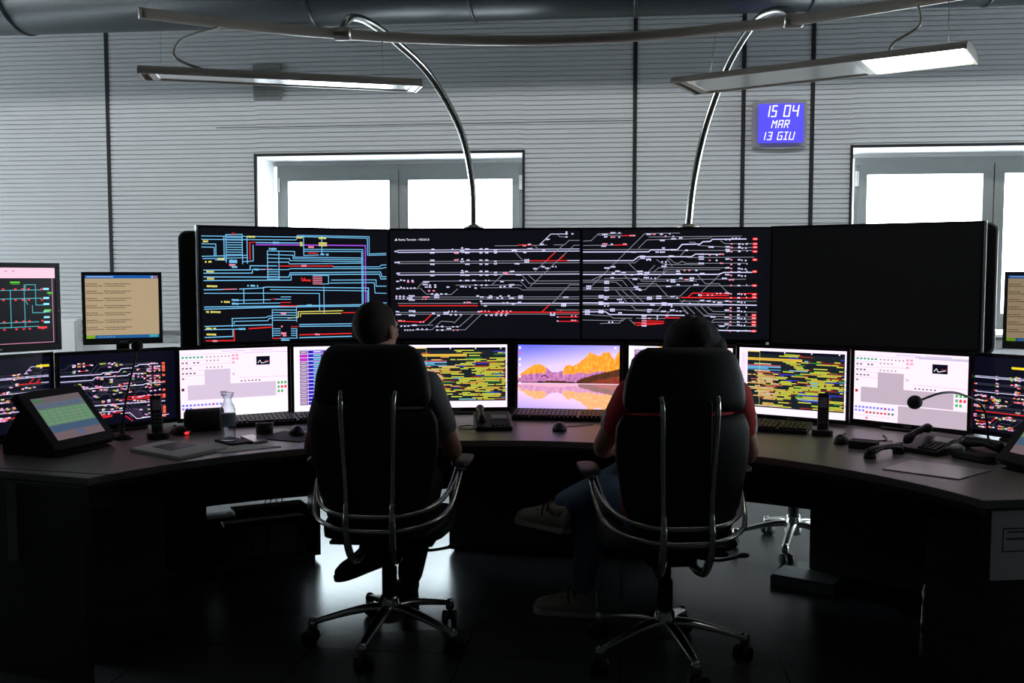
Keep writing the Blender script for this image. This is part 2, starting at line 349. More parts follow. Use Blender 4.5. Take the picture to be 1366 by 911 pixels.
# ---------------------------------------------------------------- on the wall
root = empty('wall_clock', (1.276, WY-.055, 2.702), 0, 'square digital wall clock with a glowing blue display reading 15 04', 'clock')
m = MB()
out = [(-.215, -.19), (-.12, -.20), (0, -.204), (.12, -.20), (.215, -.19), (.22, .0), (.215, .19), (.12, .20), (0, .204), (-.12, .20), (-.215, .19), (-.22, 0)]
MX = Matrix.Rotation(math.pi/2, 4, 'X')
m.prism([(x, y) for x, y in out], -.05, .0, MX); m.build('casing', mat('clock_casing', (.33, .32, .28), .5), root, bevel=.006)
class Scr:
    """flat lit picture; u to the right 0..1, v down 0..1"""
    def __init__(s, W, H, bg=(0, 0, 0)): s.W = W; s.H = H; s.q = []; s.bg = bg; s.rect(0, 0, 1, 1, bg)
    def poly(s, pts, c): s.q.append((pts, lin(c)))
    def rect(s, a, b, c, d, col): s.poly([(a, b), (c, b), (c, d), (a, d)], col)
    def line(s, pts, wd, c):
        W, H = s.W, s.H
        for (a, b), (p, q) in zip(pts, pts[1:]):
            dx, dy = (p-a)*W, (q-b)*H; l = math.hypot(dx, dy) or 1e-9; dx /= l; dy /= l; h = wd/2
            ex, ey = dx*h*.6/W, dy*h*.6/H; nx, ny = -dy*h/W, dx*h/H
            s.poly([(a-ex+nx, b-ey+ny), (a-ex-nx, b-ey-ny), (p+ex-nx, q+ey-ny), (p+ex+nx, q+ey+ny)], c)
    def grid(s, nu, nv, fn):
        for j in range(nv):
            for i in range(nu):
                s.rect(i/nu, j/nv, (i+1)/nu, (j+1)/nv, fn((i+.5)/nu, (j+.5)/nv))
    def build(s, name, parent, y=0., z=0., x=0., step=1.5e-6):
        vs, fs, cs = [], [], []
        for k, (pts, c) in enumerate(s.q):
            b = len(vs); yy = y-(0 if k == 0 else .0003)-k*step
            for u, v in pts:
                u = min(max(u, 0), 1); v = min(max(v, 0), 1)
                vs.append((x+(u-.5)*s.W, yy, z+(.5-v)*s.H)); cs.append((*c, 1))
            fs.append(tuple(range(b, len(vs))))
        me = bpy.data.meshes.new(name); me.from_pydata(vs, [], fs)
        at = me.color_attributes.new('Col', 'FLOAT_COLOR', 'CORNER')
        fl = []
        for p in me.polygons:
            for li in p.loop_indices: fl += cs[me.loops[li].vertex_index]
        at.data.foreach_set('color', fl)
        me.materials.append(SCREEN); o = bpy.data.objects.new(name, me); COL.objects.link(o); o.parent = parent; return o
GL = {'1': [[(.5, 0), (.5, 1)]], '5': [[(1, 1), (.1, 1), (.1, .52), (.95, .52), (.95, 0), (0, 0)]], '0': [[(0, 0), (0, 1), (1, 1), (1, 0), (0, 0)]], '4': [[(.05, 1), (.05, .5), (1, .5)], [(1, 1), (1, 0)]],
      'M': [[(0, 0), (0, 1), (.5, .6), (1, 1), (1, 0)]], 'A': [[(0, 0), (0, 1), (1, 1), (1, 0)], [(0, .45), (1, .45)]], 'R': [[(0, 0), (0, 1), (1, 1), (1, .5), (0, .5)], [(.45, .5), (1, 0)]],
      '3': [[(0, 1), (1, 1), (1, 0), (0, 0)], [(.3, .52), (1, .52)]], 'G': [[(1, 1), (0, 1), (0, 0), (1, 0), (1, .5), (.55, .5)]], 'I': [[(.1, 1), (.9, 1)], [(.5, 1), (.5, 0)], [(.1, 0), (.9, 0)]], 'U': [[(0, 1), (0, 0), (1, 0), (1, 1)]]}
s = Scr(.362, .317, (.33, .30, 1.0))
def word(s, items, y0, y1, wd):
    for ch, x0, x1 in items:
        for st in GL[ch]:
            s.line([(x0+(x1-x0)*a+.035*(b-.5), y1+(y0-y1)*b) for a, b in st], wd, (1, 1, 1))
word(s, [('1', .20, .28), ('5', .30, .40), ('0', .575, .69), ('4', .755, .875)], .055, .325, .0105)
word(s, [('M', .31, .40), ('A', .455, .535), ('R', .59, .67)], .43, .615, .008)
word(s, [('1', .12, .185), ('3', .215, .295), ('G', .44, .53), ('I', .57, .655), ('U', .70, .79)], .73, .915, .008)
s.build('display', root, y=-.0525)

root = empty('wall_vent', (-3.12, WY-.004, 3.15), 0, 'small grey vent plate on the wall behind the left lamp', 'vent')
m = MB(); m.box(-.128, .128, -.014, .0, -.15, .15); m.build('plate', mat('vent_plate', (.22, .23, .22), .6), root, bevel=.003)
m = MB()
for i in range(10): m.box(-.115, -.006, -.020, -.014, -.125+i*.025, -.113+i*.025); m.box(.006, .115, -.020, -.014, -.125+i*.025, -.113+i*.025)
m.build('grille', mat('vent_grille', (.14, .15, .14), .6), root)
root = empty('electrical_box', (-5.05, WY-.004, .90), 0, 'white electrical box on the wall beside the diagram monitor', 'box')
m = MB(); m.box(-.14, .14, -.09, .0, -.3, .16); m.build('body', WHITE, root, bevel=.006)
m = MB(); m.box(-.125, .125, -.10, -.09, -.28, .145); m.build('cover', WHITE, root, bevel=.004)

# ---------------------------------------------------------------- pictures on the screens
CC = dict(b=(.46, .75, .92), p=(.62, .30, .85), r=(.92, .16, .16), y=(.86, .82, .42), w=(.84, .83, .98), g=(.50, .51, .56), k=(.95, .55, .65), n=(.25, .75, .3), t=(.30, .68, .72), o=(.95, .45, .2))
def draw(s, txt, mp, wd=.0045, cmap=CC):
    for item in txt.replace('\n', ' ').split(';'):
        t = item.split()
        if not t: continue
        c = cmap[t[0][0]]; k = float(t[0][1:] or 1)
        P = [mp(*[float(q) for q in a.split(',')]) for a in t[1:]]
        s.line(P, wd*k, c)
def chips(s, txt, mp, h=9, cols=None, seed=1):
    """x0,y,x1[,n]: n small lettering blocks between x0 and x1"""
    rnd = random.Random(seed)
    for item in txt.split():
        c = CC[item[0]]; a = [float(q) for q in item[1:].split(',')]; x0, y, x1 = a[:3]; n = int(a[3]) if len(a) > 3 else 1
        st = (x1-x0)/n
        for i in range(n):
            xa = x0+i*st; wdt = st if n == 1 else min(st*.6, 34)*rnd.uniform(.7, 1)
            k = max(1, int(wdt/9))
            for j in range(k):
                if k > 2 and rnd.random() < .1: continue
                u0, v0 = mp(xa+wdt*j/k, y-h*rnd.uniform(.38, .6)); u1, v1 = mp(xa+wdt*(j+.85)/k, y+h*rnd.uniform(.38, .6)); s.rect(u0, v0, u1, v1, c)
def m1(x, y): return ((x-100)/1222, (y-70+(x-105)*.003)/(716-50*(x-105)/1215))
D1 = '''b 110,122 700,115 710,105 1192,102 1192,210 1310,203; b 110,143 700,133 712,112 1180,112 1180,218 1310,213; b 110,170 195,170 195,245; b 110,190 185,190 185,243;
b 245,122 245,265; b 257,110 257,282; b 358,105 358,290; b 388,122 388,285; b 110,248 388,235; b 115,262 390,250; b 190,268 260,268; b 257,110 358,106;
r 400,156 440,153; r1.3 405,155 405,262; b 425,170 425,270 360,275; p1.6 445,168 1165,158 1165,560; b1.3 445,155 720,152; b 750,103 750,228; b 870,103 870,222; b 750,228 850,224;
r1.3 780,213 840,213; b 750,190 1148,183 1148,530; b 750,203 1140,196 1140,528; b 515,205 690,205 690,240 1148,235; b 515,228 680,228 680,250 1148,247; b 515,250 658,250 658,263 1140,258;
b 515,275 650,272 655,283 1140,268; b 515,205 515,385; b 588,205 588,385; r1.3 470,322 540,318; r1.4 590,298 945,290; b1.2 118,333 405,325 405,300 575,297; b1.2 118,352 418,345 418,322 500,320;
b 945,295 1265,288 1275,277 1310,275; b 520,322 650,318 660,312 1265,300 1310,291; b1.2 118,375 650,365 660,338 1270,320 1280,350 1310,350; b1.2 118,398 665,383 665,350 1262,334 1272,364 1310,363;
b 930,378 1238,370 1238,410 1310,408; b 920,397 1225,388 1230,453 1310,453; b 808,350 912,350 912,402 860,404; k 808,360 868,360; k 808,371 868,371; k 808,382 868,382; k 808,393 868,393; k 808,404 868,404;
b1.2 118,455 230,451; k 230,450 320,446; b1.2 335,446 485,436 500,430 1185,422 1185,515 1310,513; b 118,477 520,468 850,463 850,570; b 486,430 486,528; b 362,446 362,535; b 530,446 1178,440 1178,525 1310,524;
b 290,517 530,508; b 290,538 590,528; b 880,420 880,585; b1.2 118,562 500,550 1140,527; b1.2 118,576 590,553 810,546 1140,536; r1.3 590,545 700,543; r 595,525 660,523; r 535,505 560,503; b 560,505 660,503; b 597,490 662,488;
b 540,570 540,742; b 697,550 697,642; b 697,686 697,742; y1.2 640,622 708,615 708,580 1005,568; y 722,612 722,592 995,584; r1.2 1005,581 1165,574; b 285,630 400,625 500,620 515,612 540,610; b 298,648 510,640 520,625 545,624;
b 287,630 287,682; b 298,648 298,665; b1.2 118,683 540,664; b1.2 118,703 345,695; b1.2 715,660 1310,640; b1.2 715,672 1310,655; r1.5 390,692 540,679; b1.2 118,752 290,742 290,702; r1.4 125,773 298,768 298,704;
r1.4 715,725 1065,709; b1.3 715,743 1065,727; r1.3 540,750 590,749; b 590,749 700,745; b 1190,562 1310,555; r 660,675 705,673'''
for i in range(8): D1 += '; b 262,%d 355,%d' % (128+i*15, 127+i*15)
for i in range(5): D1 += '; b 515,%d 588,%d' % (320+i*15-15*(i > 9), 319+i*15)
for i in range(5): D1 += '; b 545,%d 695,%d' % (572+i*16, 570+i*16)
for i in range(4): D1 += '; b 545,%d 590,%d; b 660,%d 695,%d' % (690+i*14, 689+i*14, 688+i*14, 687+i*14)
C1 = 'y118,155,150 y118,281,178 y135,342,182 y138,385,182 y135,432,200 y220,528,275 y128,592,218 y125,695,188 y128,733,188 r275,105,315 k275,297,315 b430,322,472 k733,293,768 k780,175,818 b287,515,328 b287,538,328 k595,593,630 k595,675,630 k595,717,630 k595,731,630 k818,720,850 b325,695,370 b765,538,800 b552,153,595 b595,760,650 r730,372,775 r735,383,795 b525,192,575 b385,424,455 b850,220,915 y705,118,745 y725,150,745 y725,165,745 y850,118,900 y850,150,905 y850,163,905 y390,120,440 k165,773,195 b275,270,325 b275,280,325 b290,310,335 y205,262,245'
def pic_lines(s):
    draw(s, D1, m1, .0036); chips(s, C1, m1, 11)
def m2(x, y): return ((x-58)/1212, (y-70-(x-60)*.003)/728)
D2 = '''w 105,203 1265,200; w1.3 105,217 1265,214; g 105,280 960,277; g1.2 105,293 1265,292; r1.6 955,278 1192,277; w1.3 1192,277 1265,277; g 105,355 1265,352; w1.2 105,370 1265,367; g 270,413 890,410; g 890,410 935,460 1265,460; g 480,440 890,440 900,447;
g 110,462 240,462; g 640,458 880,458 908,473 1265,473; g 235,455 270,415; g 250,460 290,500 450,503 492,465; g 105,520 1265,520; g 105,535 1265,534; w1.4 640,563 1265,563; g 105,563 620,563; r1.6 110,579 620,579; g 640,575 1265,577; g 105,625 650,622; g 105,638 650,636; r1.8 620,622 1265,624; g 650,636 1265,636;
r1.6 1030,622 1080,570; g 1080,570 1110,548 1205,440 1265,440; r1.3 1135,655 1262,655; r1.3 1135,684 1262,684; g 1120,608 1262,608; r 1130,628 1155,610; g 730,176 880,176; r1.5 880,172 970,172; g 970,175 1060,173; w 1015,170 1085,100 1190,100; g 1130,105 1140,118 1190,120; g 1105,172 1172,172 1200,143 1265,143; g 1165,172 985,348;
g 1265,175 1232,175 955,450; r1.5 1060,275 1112,222; r1.5 1135,275 1170,240; g 855,215 910,277; g 985,180 1010,200; g 710,440 790,360; g 900,370 950,430 1265,430; g 940,370 985,413 1265,413; r1.6 110,685 270,690; r1.6 270,690 325,637; g 300,708 368,645; g 120,715 330,711; g 145,745 325,742 385,684 455,688 470,695 522,640; g 352,722 500,722 590,640; g 352,745 540,742 640,640'''
C2 = 'w85,210,105 w85,285,120 w85,360,120 w315,198,345 w315,222,345 w315,272,345 w315,299,345 w315,348,345 w315,375,345 w455,197,465 k470,224,500 k470,270,500 w510,205,535 w515,190,530 w515,218,545 w540,197,570 w540,222,570 w510,280,535 w515,265,530 w540,272,570 w540,299,570 w510,355,535 w515,342,530 w508,372,535 w540,348,570 w540,373,570 w632,197,652 w668,197,690 w632,222,652 w668,222,690 w632,272,652 w668,272,690 w632,299,652 w668,299,690 w632,348,652 w668,348,690 w632,373,652 w668,373,690 w725,205,745 w725,222,745 w725,280,745 w725,296,745 w725,355,745 w725,372,745 w838,207,872 w900,222,932 w938,197,970 w1030,210,1062 w918,272,950 w918,285,950 w855,297,888 k780,357,815 k800,366,850 w825,349,856 w865,371,898 w975,330,1000 w1015,318,1048 w1050,328,1075 w1095,318,1122 w765,417,800 w668,409,698 w585,409,618 w540,409,568 w503,409,520 w120,405,133 w140,408,220,3 k165,417,225,2 w270,419,310 w95,413,115 w95,462,115 w120,455,133 w140,460,230,4 w265,435,300 w305,440,375,2 w280,452,300 w305,453,375,2 k300,478,360,2 w420,453,440 w508,450,535 w540,452,590,2 w600,440,617 w600,460,617 w640,440,698,2 w820,438,856 w760,452,775 w785,450,856,2 w320,500,440,4 w90,515,160,3 w90,530,160,3 w165,528,200 w175,512,215 w175,540,215 k265,520,310 w340,510,375 w340,522,375 k260,535,300 w612,514,630 w635,520,660 w682,514,715 w682,526,715 w740,528,800,2 w760,514,775 w812,514,828 w820,528,856 w880,514,910 w880,526,910 w1165,522,1200 k545,557,578 w530,557,540 w635,550,650 w640,580,680 w780,560,828,2 w838,568,858 w865,557,900 w1152,570,1185 w1152,580,1185 w90,620,125 w90,640,125 w175,615,218 w175,645,218 w205,620,220 w400,625,435 w400,636,435 w430,618,495,3 w315,632,345 w360,645,378 w440,640,535,3 w620,620,640 k640,616,710,3 k750,616,850,4 k735,630,830,3 w668,643,825,5 w1082,630,1115 w1082,642,1115 k105,682,150 k245,690,275 w120,718,190,3 w195,712,230 w145,745,215,4 w225,740,315,3 w352,720,415,2 w352,745,415,2 w420,735,450 w455,722,510,2 k460,745,510,2 k1215,648,1250 k1215,678,1250 w1178,88,1192 w1178,100,1192 w1178,120,1192 w1055,135,1080 k895,176,930 w1020,168,1042 w940,168,970 w1215,100,1230 w900,408,915 w1125,655,1135 w1125,682,1135'
def m3(x, y): return ((x-70)/1204, (y-66-(x-70)*.001)/728)
D3 = '''g 75,140 125,138 170,92 320,90; r1.3 320,106 405,104; g 170,100 320,106; g 75,170 270,168; r1.4 270,168 355,166; g 130,440 465,92 685,90; g 425,190 478,134 700,130 870,125 885,118; g 490,115 1070,112; g 75,197 490,197; w1.6 75,213 490,213 502,200 670,200 700,165 795,163 810,165 830,148 875,146 890,132 1100,131; r1.5 1140,131 1172,131; w1.5 75,271 395,271 425,246 760,246 785,229 940,231;
g 75,286 405,286 435,258; g 630,204 1170,207; g 745,150 780,152 800,172 1000,185; g 690,240 718,208; g 615,250 650,285 680,290 700,275 725,290 1100,290; g 735,252 1150,250; g 540,265 575,290 600,298 840,298; g 490,345 530,302; g 525,345 555,318 970,320; g 585,345 610,262 640,310; w1.6 75,363 930,363 965,350 1150,350; g 75,347 660,347; g 365,290 440,363; g 130,400 195,370; g 210,390 430,388 450,408 795,408; g 590,345 470,465 405,465;
g 75,402 325,402 355,440; g 75,414 285,414 320,443; g 75,452 400,452; g 75,465 440,465; g 580,362 600,345 600,332 940,332; g 445,395 1100,395; g 400,440 1170,438; g 420,425 540,425 620,515; g 800,370 850,425 935,425 1000,495; g 825,480 940,365; g 690,510 755,442; g 285,470 355,548; g 325,470 410,548; g 375,470 460,548; g 335,365 430,470; g 75,508 690,508; g 75,522 690,522; r1.7 700,516 1172,520; r1.7 740,514 770,487 1000,490; r1.5 815,515 830,502 995,502; r1.5 1070,490 1172,490; g 690,540 1170,540;
w1.7 75,553 560,556 1170,567; g 75,565 960,572; g 700,575 745,625; g 735,575 785,625; g 785,578 840,632 905,640; g 825,578 870,625 975,628; g 865,580 900,608 1170,612; g 540,612 575,575; g 380,568 415,598 560,600; g 75,600 345,598; w1.5 75,613 220,612 245,630 720,635; g 75,630 250,640 270,655 390,655; g 340,600 600,612 720,605 740,625; g 610,625 640,600; g 75,668 330,672 345,655; g 330,655 310,688 200,690 185,692; g 375,665 410,700; r1.7 400,685 590,688; r1.7 420,702 580,690; r1.4 470,672 590,675; r1.5 600,652 690,652; g 415,655 600,655; g 880,695 905,660 1170,660; g 900,695 930,725; g 985,725 1005,700; w1.6 912,733 1170,738; g 890,680 1170,682; g 930,700 1170,708; g 840,640 1170,645; g 800,540 830,575; g 700,555 720,530; g 940,140 965,160 1170,163; g 1000,190 1170,186'''
C3 = 'w248,87,280 w298,87,312 w195,98,230 w195,113,230 k248,115,280 w298,115,310 k370,105,405 w475,97,505 k512,97,535 w560,97,580 w618,95,628 k590,110,605 w640,112,650 k195,160,230 w190,174,222 w250,162,265 k328,162,352 w680,122,715 w632,128,662 w560,138,592 w575,188,605 w380,215,412 w632,200,662 w720,204,748 w522,215,555 w560,215,595 w865,183,900 w970,135,1005 w1010,127,1075,3 w1052,165,1120,3 w1052,183,1068 w1052,210,1068 w975,212,1000 w972,200,1000 w435,243,470 w438,255,470 w475,262,507 w475,268,507 w618,242,652 w805,230,840 w805,248,840 w805,262,840 w805,290,840 k868,236,882 w912,236,925 k868,270,882 w912,270,925 k935,230,965 k938,290,960 w572,280,605 w572,296,605 w572,310,605 w210,320,245 w248,312,282 w258,355,290 w280,342,312 w292,362,325 w318,350,348 w365,365,395 w420,343,455 w420,358,455 w465,352,498 w462,365,495 w665,342,690 w665,358,695 k712,336,770,2 w785,336,800 w815,358,845 w250,385,285 w460,385,495 w390,395,422 w505,389,512 w528,389,540 w605,404,620 w210,410,242 w210,422,242 w630,400,662 w632,412,662 w685,388,718 k720,397,745 w750,388,780 w750,402,775 w952,390,985 k995,399,1030 w95,442,128 w95,455,128 w210,452,242 w210,468,242 w398,448,428 w410,460,442 w430,468,450 w668,432,702 w775,432,808 w603,442,635 w175,505,208 w175,516,208 w210,514,242 w210,528,242 w292,530,325 w482,516,515 w482,528,515 w542,508,575 w542,522,575 w630,510,660 w668,518,700 w175,548,208 w175,562,208 w210,558,242 w210,573,242 w305,548,338 w502,566,532 w575,553,608 w575,566,608 w612,566,645 w612,578,645 w748,556,780 w88,603,120 w88,615,120 w88,628,120 w175,605,208 w175,618,208 w248,595,280 w248,606,280 w300,620,325 w485,598,518 w485,612,518 w572,608,605 w628,600,660 w668,608,700 w238,682,270 w450,640,482 w450,655,482 k450,672,482 k450,688,482 w450,705,482 k488,655,510 w545,645,555 w545,658,555 w815,536,845 w860,540,885 w898,546,915 w925,550,958 w885,645,918 w940,706,975 w918,490,950 k860,500,915,2 k600,640,620 w805,500,830'
for i, y in enumerate((163, 187, 213, 267, 297, 325, 345, 370, 437, 492, 518, 545, 585, 605, 632, 652, 678, 697, 738)):
    C3 += ' k1003,%d,1018 w1050,%d,1068' % (y, y)
    if i % 2: C3 += ' w972,%d,1000 w1072,%d,1115,2' % (y-5, y+4)
    else: C3 += ' w1104,%d,1111' % (y-3)
R3 = (131, 163, 185, 213, 267, 345, 437, 495, 515, 632, 652, 678, 697, 738)
def pic_station(s, mp, D, C, wd=.0032, h=9):
    draw(s, D, mp, wd); chips(s, C, mp, h)
def red_ends(s, mp):
    for y in R3: a = mp(1140, y-8); b = mp(1170, y+8); s.rect(*a, *b, CC['r']); a = mp(1146, y-3); b = mp(1165, y+4); s.rect(*a, *b, (1, .7, .75))

# ---------------------------------------------------------------- video wall
# panel: left/right end points on plan, bottom, top
def panel(name, A, B, z0, z1, label, group, draw_fn=None, bz=(.008, .012), frame_m=BEZEL, edge=None):
    A = Vector((*A, 0)); B = Vector((*B, 0)); W = (B-A).length; hd = math.atan2(B.y-A.y, B.x-A.x)
    root = empty(name, ((A.x+B.x)/2, (A.y+B.y)/2, z0), hd, label, 'screen', group); H = z1-z0
    m = MB(); m.box(-W/2, W/2, .0, .055, 0, H); m.box(-W/2+.12, W/2-.12, .055, .085, .08, H-.08)
    m.build('housing', BLACKM, root, bevel=.003)
    m = MB(); b = bz[0]; t = bz[1]
    m.box(-W/2, W/2, -.008, 0, 0, t); m.box(-W/2, W/2, -.008, 0, H-t, H); m.box(-W/2, -W/2+b, -.008, 0, t, H-t); m.box(W/2-b, W/2, -.008, 0, t, H-t)
    m.build('bezel', frame_m, root)
    if edge:
        m = MB(); x = -W/2-.010 if edge == 'l' else W/2; m.box(x, x+.010, -.010, .05, .0, H+.002); m.build('silver_edge', SILVER, root)
    s = Scr(W-2*b, H-2*t, (.045, .05, .075) if draw_fn else (.028, .03, .032))
    if draw_fn: draw_fn(s)
    s.build('display', root, y=-.004, z=H/2)
    return root
G = 'big wall screens in a row behind the desk'
panel('wall_screen', (-2.105, 4.668), (-1.262, 5.188), 1.10, 1.700, 'big angled screen filled with pale blue and yellow line diagrams', G, pic_lines, edge='l')
p2 = panel('wall_screen', (-1.260, 5.192), (-.2235, 5.222), 1.10, 1.704, 'big screen with white track plan of three wide double lines and a caption top left', G, lambda s: pic_station(s, m2, D2, C2), bz=(.006, .012))
panel('wall_screen', (-.223, 5.222), (.79, 5.252), 1.10, 1.704, 'big screen with dense white track plan ending in a column of red blocks', G, lambda s: (pic_station(s, m3, D3, C3), red_ends(s, m3)), bz=(.006, .012))
panel('wall_screen', (.752, 5.142), (1.662, 4.762), 1.09, 1.702, 'big blank black screen at the right end of the row', G, None, bz=(.012, .012), edge='r')
def text_mesh(txt, size, mt, parent, loc, depth=.0003, name='caption', align='LEFT'):
    cu = bpy.data.curves.new(name, 'FONT'); cu.body = txt; cu.size = size; cu.extrude = depth; cu.align_x = align; cu.resolution_u = 2
    o = bpy.data.objects.new(name, cu); COL.objects.link(o)
    me = bpy.data.meshes.new_from_object(o); COL.objects.unlink(o); bpy.data.objects.remove(o)
    me.materials.clear(); me.materials.append(mt)
    q = bpy.data.objects.new(name, me); COL.objects.link(q); q.parent = parent; q.location = loc; q.rotation_euler = (math.pi/2, 0, 0); return q
TXW = mat('lit_white_lettering', (.9, .9, .9), .5, emit=(.85, .85, 1), es=1.1)
text_mesh('Roma Termini - V02.01.8', .0165, TXW, p2, (-.468, -.0065, .538))
m = MB(); m.add([(-.488, -.0065, .538), (-.474, -.0065, .538), (-.479, -.0065, .551)], [(0, 1, 2)]); m.build('logo', TXW, p2)

root = empty('video_wall_stand', (-.3, 5.1, TOP), 0, 'black stand with rounded silver-rimmed end boards behind the big screens', 'stand')
def rrect(W, H, r, n=6):
    P = []
    for cx, cz, a0 in ((W/2-r, H/2-r, 0), (-W/2+r, H/2-r, 90), (-W/2+r, -H/2+r, 180), (W/2-r, -H/2+r, 270)):
        for k in range(n+1): a = math.radians(a0+90*k/n); P.append((cx+r*math.cos(a), cz+r*math.sin(a)))
    return P
for (A, B, z0, z1, rim) in (((-2.215, 4.70), (-1.60, 5.075), 1.06, 1.665, GREYT), ((.98, 5.185), (1.742, 4.835), 1.08, 1.69, SILVER)):
    A = Vector((*A, 0)); B = Vector((*B, 0)); W = (B-A).length; hd = math.atan2(B.y-A.y, B.x-A.x); c = (A+B)/2; H = z1-z0
    M = Matrix.Translation(Vector((c.x, c.y, (z0+z1)/2))-root.location) @ Matrix.Rotation(hd, 4, 'Z') @ Matrix.Rotation(math.pi/2, 4, 'X')
    m = MB(); m.prism(rrect(W, H, .035), -.035, 0, M); m.build('end_board', BLACK, root)
    m = MB(); R0 = rrect(W+.008, H+.008, .04); m.tube([M @ Vector((x, y, 0)) for x, y in R0], .006, n=8, closed=True); m.build('rim', rim, root)
for A, B in (((-2.105, 4.668), (-1.262, 5.188)), ((-1.262, 5.190), (-.224, 5.222)), ((-.224, 5.222), (.752, 5.250)), ((.765, 5.137), (1.662, 4.762))):
    A = Vector((*A, 0)); B = Vector((*B, 0)); W = (B-A).length; hd = math.atan2(B.y-A.y, B.x-A.x); c = (A+B)/2
    M = Matrix.Translation(Vector((c.x, c.y, TOP))-root.location) @ Matrix.Rotation(hd, 4, 'Z')
    m = MB(); m.box(-W/2, W/2, .008, .030, 0.001, 1.0995-TOP, M); m.build('lower_board', BLACKM, root)  # added to block light leaking through below the screens
for (x, y) in ((-1.82, 4.98), (-1.45, 5.19), (-1.0, 5.31), (-.45, 5.325), (.0, 5.335), (.5, 5.35), (.95, 5.22), (1.42, 5.03)):
    m = MB(); m.box(x-.02, x+.02, y-.012, y+.012, 0, .90); m.box(x-.07, x+.07, y-.05, y+.05, 0, .008)
    o = m.build('post', BLACKM, root); 
    for v in o.data.vertices: v.co -= Vector((root.location.x, root.location.y, 0))

# ---------------------------------------------------------------- pictures of the desk monitors
PW = (.99, .91, .98)
def pic_controls(s, alt):
    s.rect(0, 0, 1, 1, PW)
    s.line([(0, .075), (.55, .06)], .0012, (.75, .6, .75)); s.rect(.38, .03, .60, .036, (.55, .48, .85)); s.rect(.64, .03, .86, .036, (.55, .48, .85)); s.rect(.58, .065, 1, .070, (.60, .50, .85))
    if alt: s.rect(.55, .04, 1, .065, (.80, .78, .82))
    s.rect(0, .085, .22, .14, (.86, .95, .93))
    for y, n in ((.11, 6), (.19, 5), (.27, 3), (.345, 4), (.42, 1)):
        for i in range(n):
            if y == .19 and i == 2: continue
            s.rect(.018+i*.034, y-.012, .037+i*.034, y+.012, (.42, .50, .45) if y < .15 else (.45, .40, .42))
    for y in (.155, .23, .305, .38): s.line([(0, y), (.22, y-.002)], .001, (.65, .45, .55))
    for y, n in ((.11, 7), (.165, 4), (.265, 5)):
        for i in range(n): s.rect(.235+i*.034, y-.010, .250+i*.034, y+.010, (.62, .58, .56))
    s.line([(.22, .215), (.47, .215)], .001, (.65, .45, .55))
    for i, (x, y) in enumerate(((.485, .10), (.52, .10), (.485, .15), (.52, .15), (.485, .205), (.485, .38))): s.rect(x-.012, y-.016, x+.012, y+.016, (.93, .62, .72) if i < 5 else (.85, .7, .8))
    gy = (.82, .75, .84) if not alt else (.74, .67, .73)
    s.rect(.22, .295, .455, .53, gy); s.rect(.065, .52, .885, .74, gy)
    s.rect(.70, .13, .83, .26, (.03, .04, .12)); s.line([(.715, .23), (.735, .19), (.75, .235), (.81, .215)], .003, (.9, .9, .9)); s.line([(.78, .20), (.825, .205)], .002, (.85, .3, .35))
    s.line([(.54, .44), (1, .45)], .001, (.75, .4, .6))
    for i in range(6): s.rect(.55+i*.034, .48, .567+i*.034, .50, (.45, .42, .44))
    s.rect(.012, .56, .036, .60, (.75, .05, .12) if alt else (.25, .04, .12))
    for j in range(3):
        for i in range(3):
            if (j, i) == (2, 2): continue
            s.rect(.90+i*.033, .525+j*.065, .922+i*.033, .565+j*.065, (.90, .20, .24) if (j == 1 and i > 0) else (.30, .70, .40))
    for i in range(11):
        s.rect(.012+i*.034, .80, .034+i*.034, .83, (.45, .50, .90) if i != 8 else (.7, .25, .5))
        if i > 2: s.rect(.012+i*.034, .87, .034+i*.034, .90, (.85, .30, .30) if i in (3, 4, 6, 7, 8) else (.35, .50, .35))
        elif i < 3: s.rect(.012+i*.034, .85, .034+i*.034, .88, (.45, .50, .92))
    if not alt: s.rect(.36, .63, .42, .66, (.40, .33, .38)); s.rect(.36, .68, .42, .70, (.55, .48, .52))
    if alt: s.rect(.41, .755, 1, 1, gy); s.line([(0, .93), (.41, .94)], .001, (.6, .45, .5)); s.rect(.115, .955, .135, .98, (.9, .3, .4))
    else: s.rect(.42, .76, 1, 1, (.99, .97, 1)); s.line([(0, .93), (.4, .93)], .001, (.7, .5, .6))
def pic_table(s, top=False):
    s.rect(0, 0, 1, 1, (.98, .94, 1))
    if top: s.rect(.30, .0, .96, .03, (.95, .68, .35))
    n = 15; y0 = .055; y1 = .905; st = (y1-y0)/n
    s.rect(.055, y0-.01, .985, y1, (.80, .76, .98))
    for k in range(3):
        xo = .055+k*.31
        for i in range(n):
            y = y0+i*st; s.rect(xo, y+st*.15, xo+.075, y+st*.95, (.55, .42, .55) if i not in (1, 2) else (.72, .12, .68))
            s.rect(xo+.012, y+st*.4, xo+.06, y+st*.62, (.85, .78, .85) if i not in (1, 2) else (.8, .2, .75))
            s.rect(xo+.08, y+st*.12, xo+.295, y+st*.86, (.17, .10, .70))
            s.rect(xo+.13, y+st*.3, xo+.20, y+st*.62, (.40, .85, .75) if i else (.9, .85, 1)); s.rect(xo+.205, y+st*.4, xo+.225, y+st*.66, (.85, .6, .7)); s.rect(xo+.25, y+st*.3, xo+.29, y+st*.6, (.75, .65, .95))
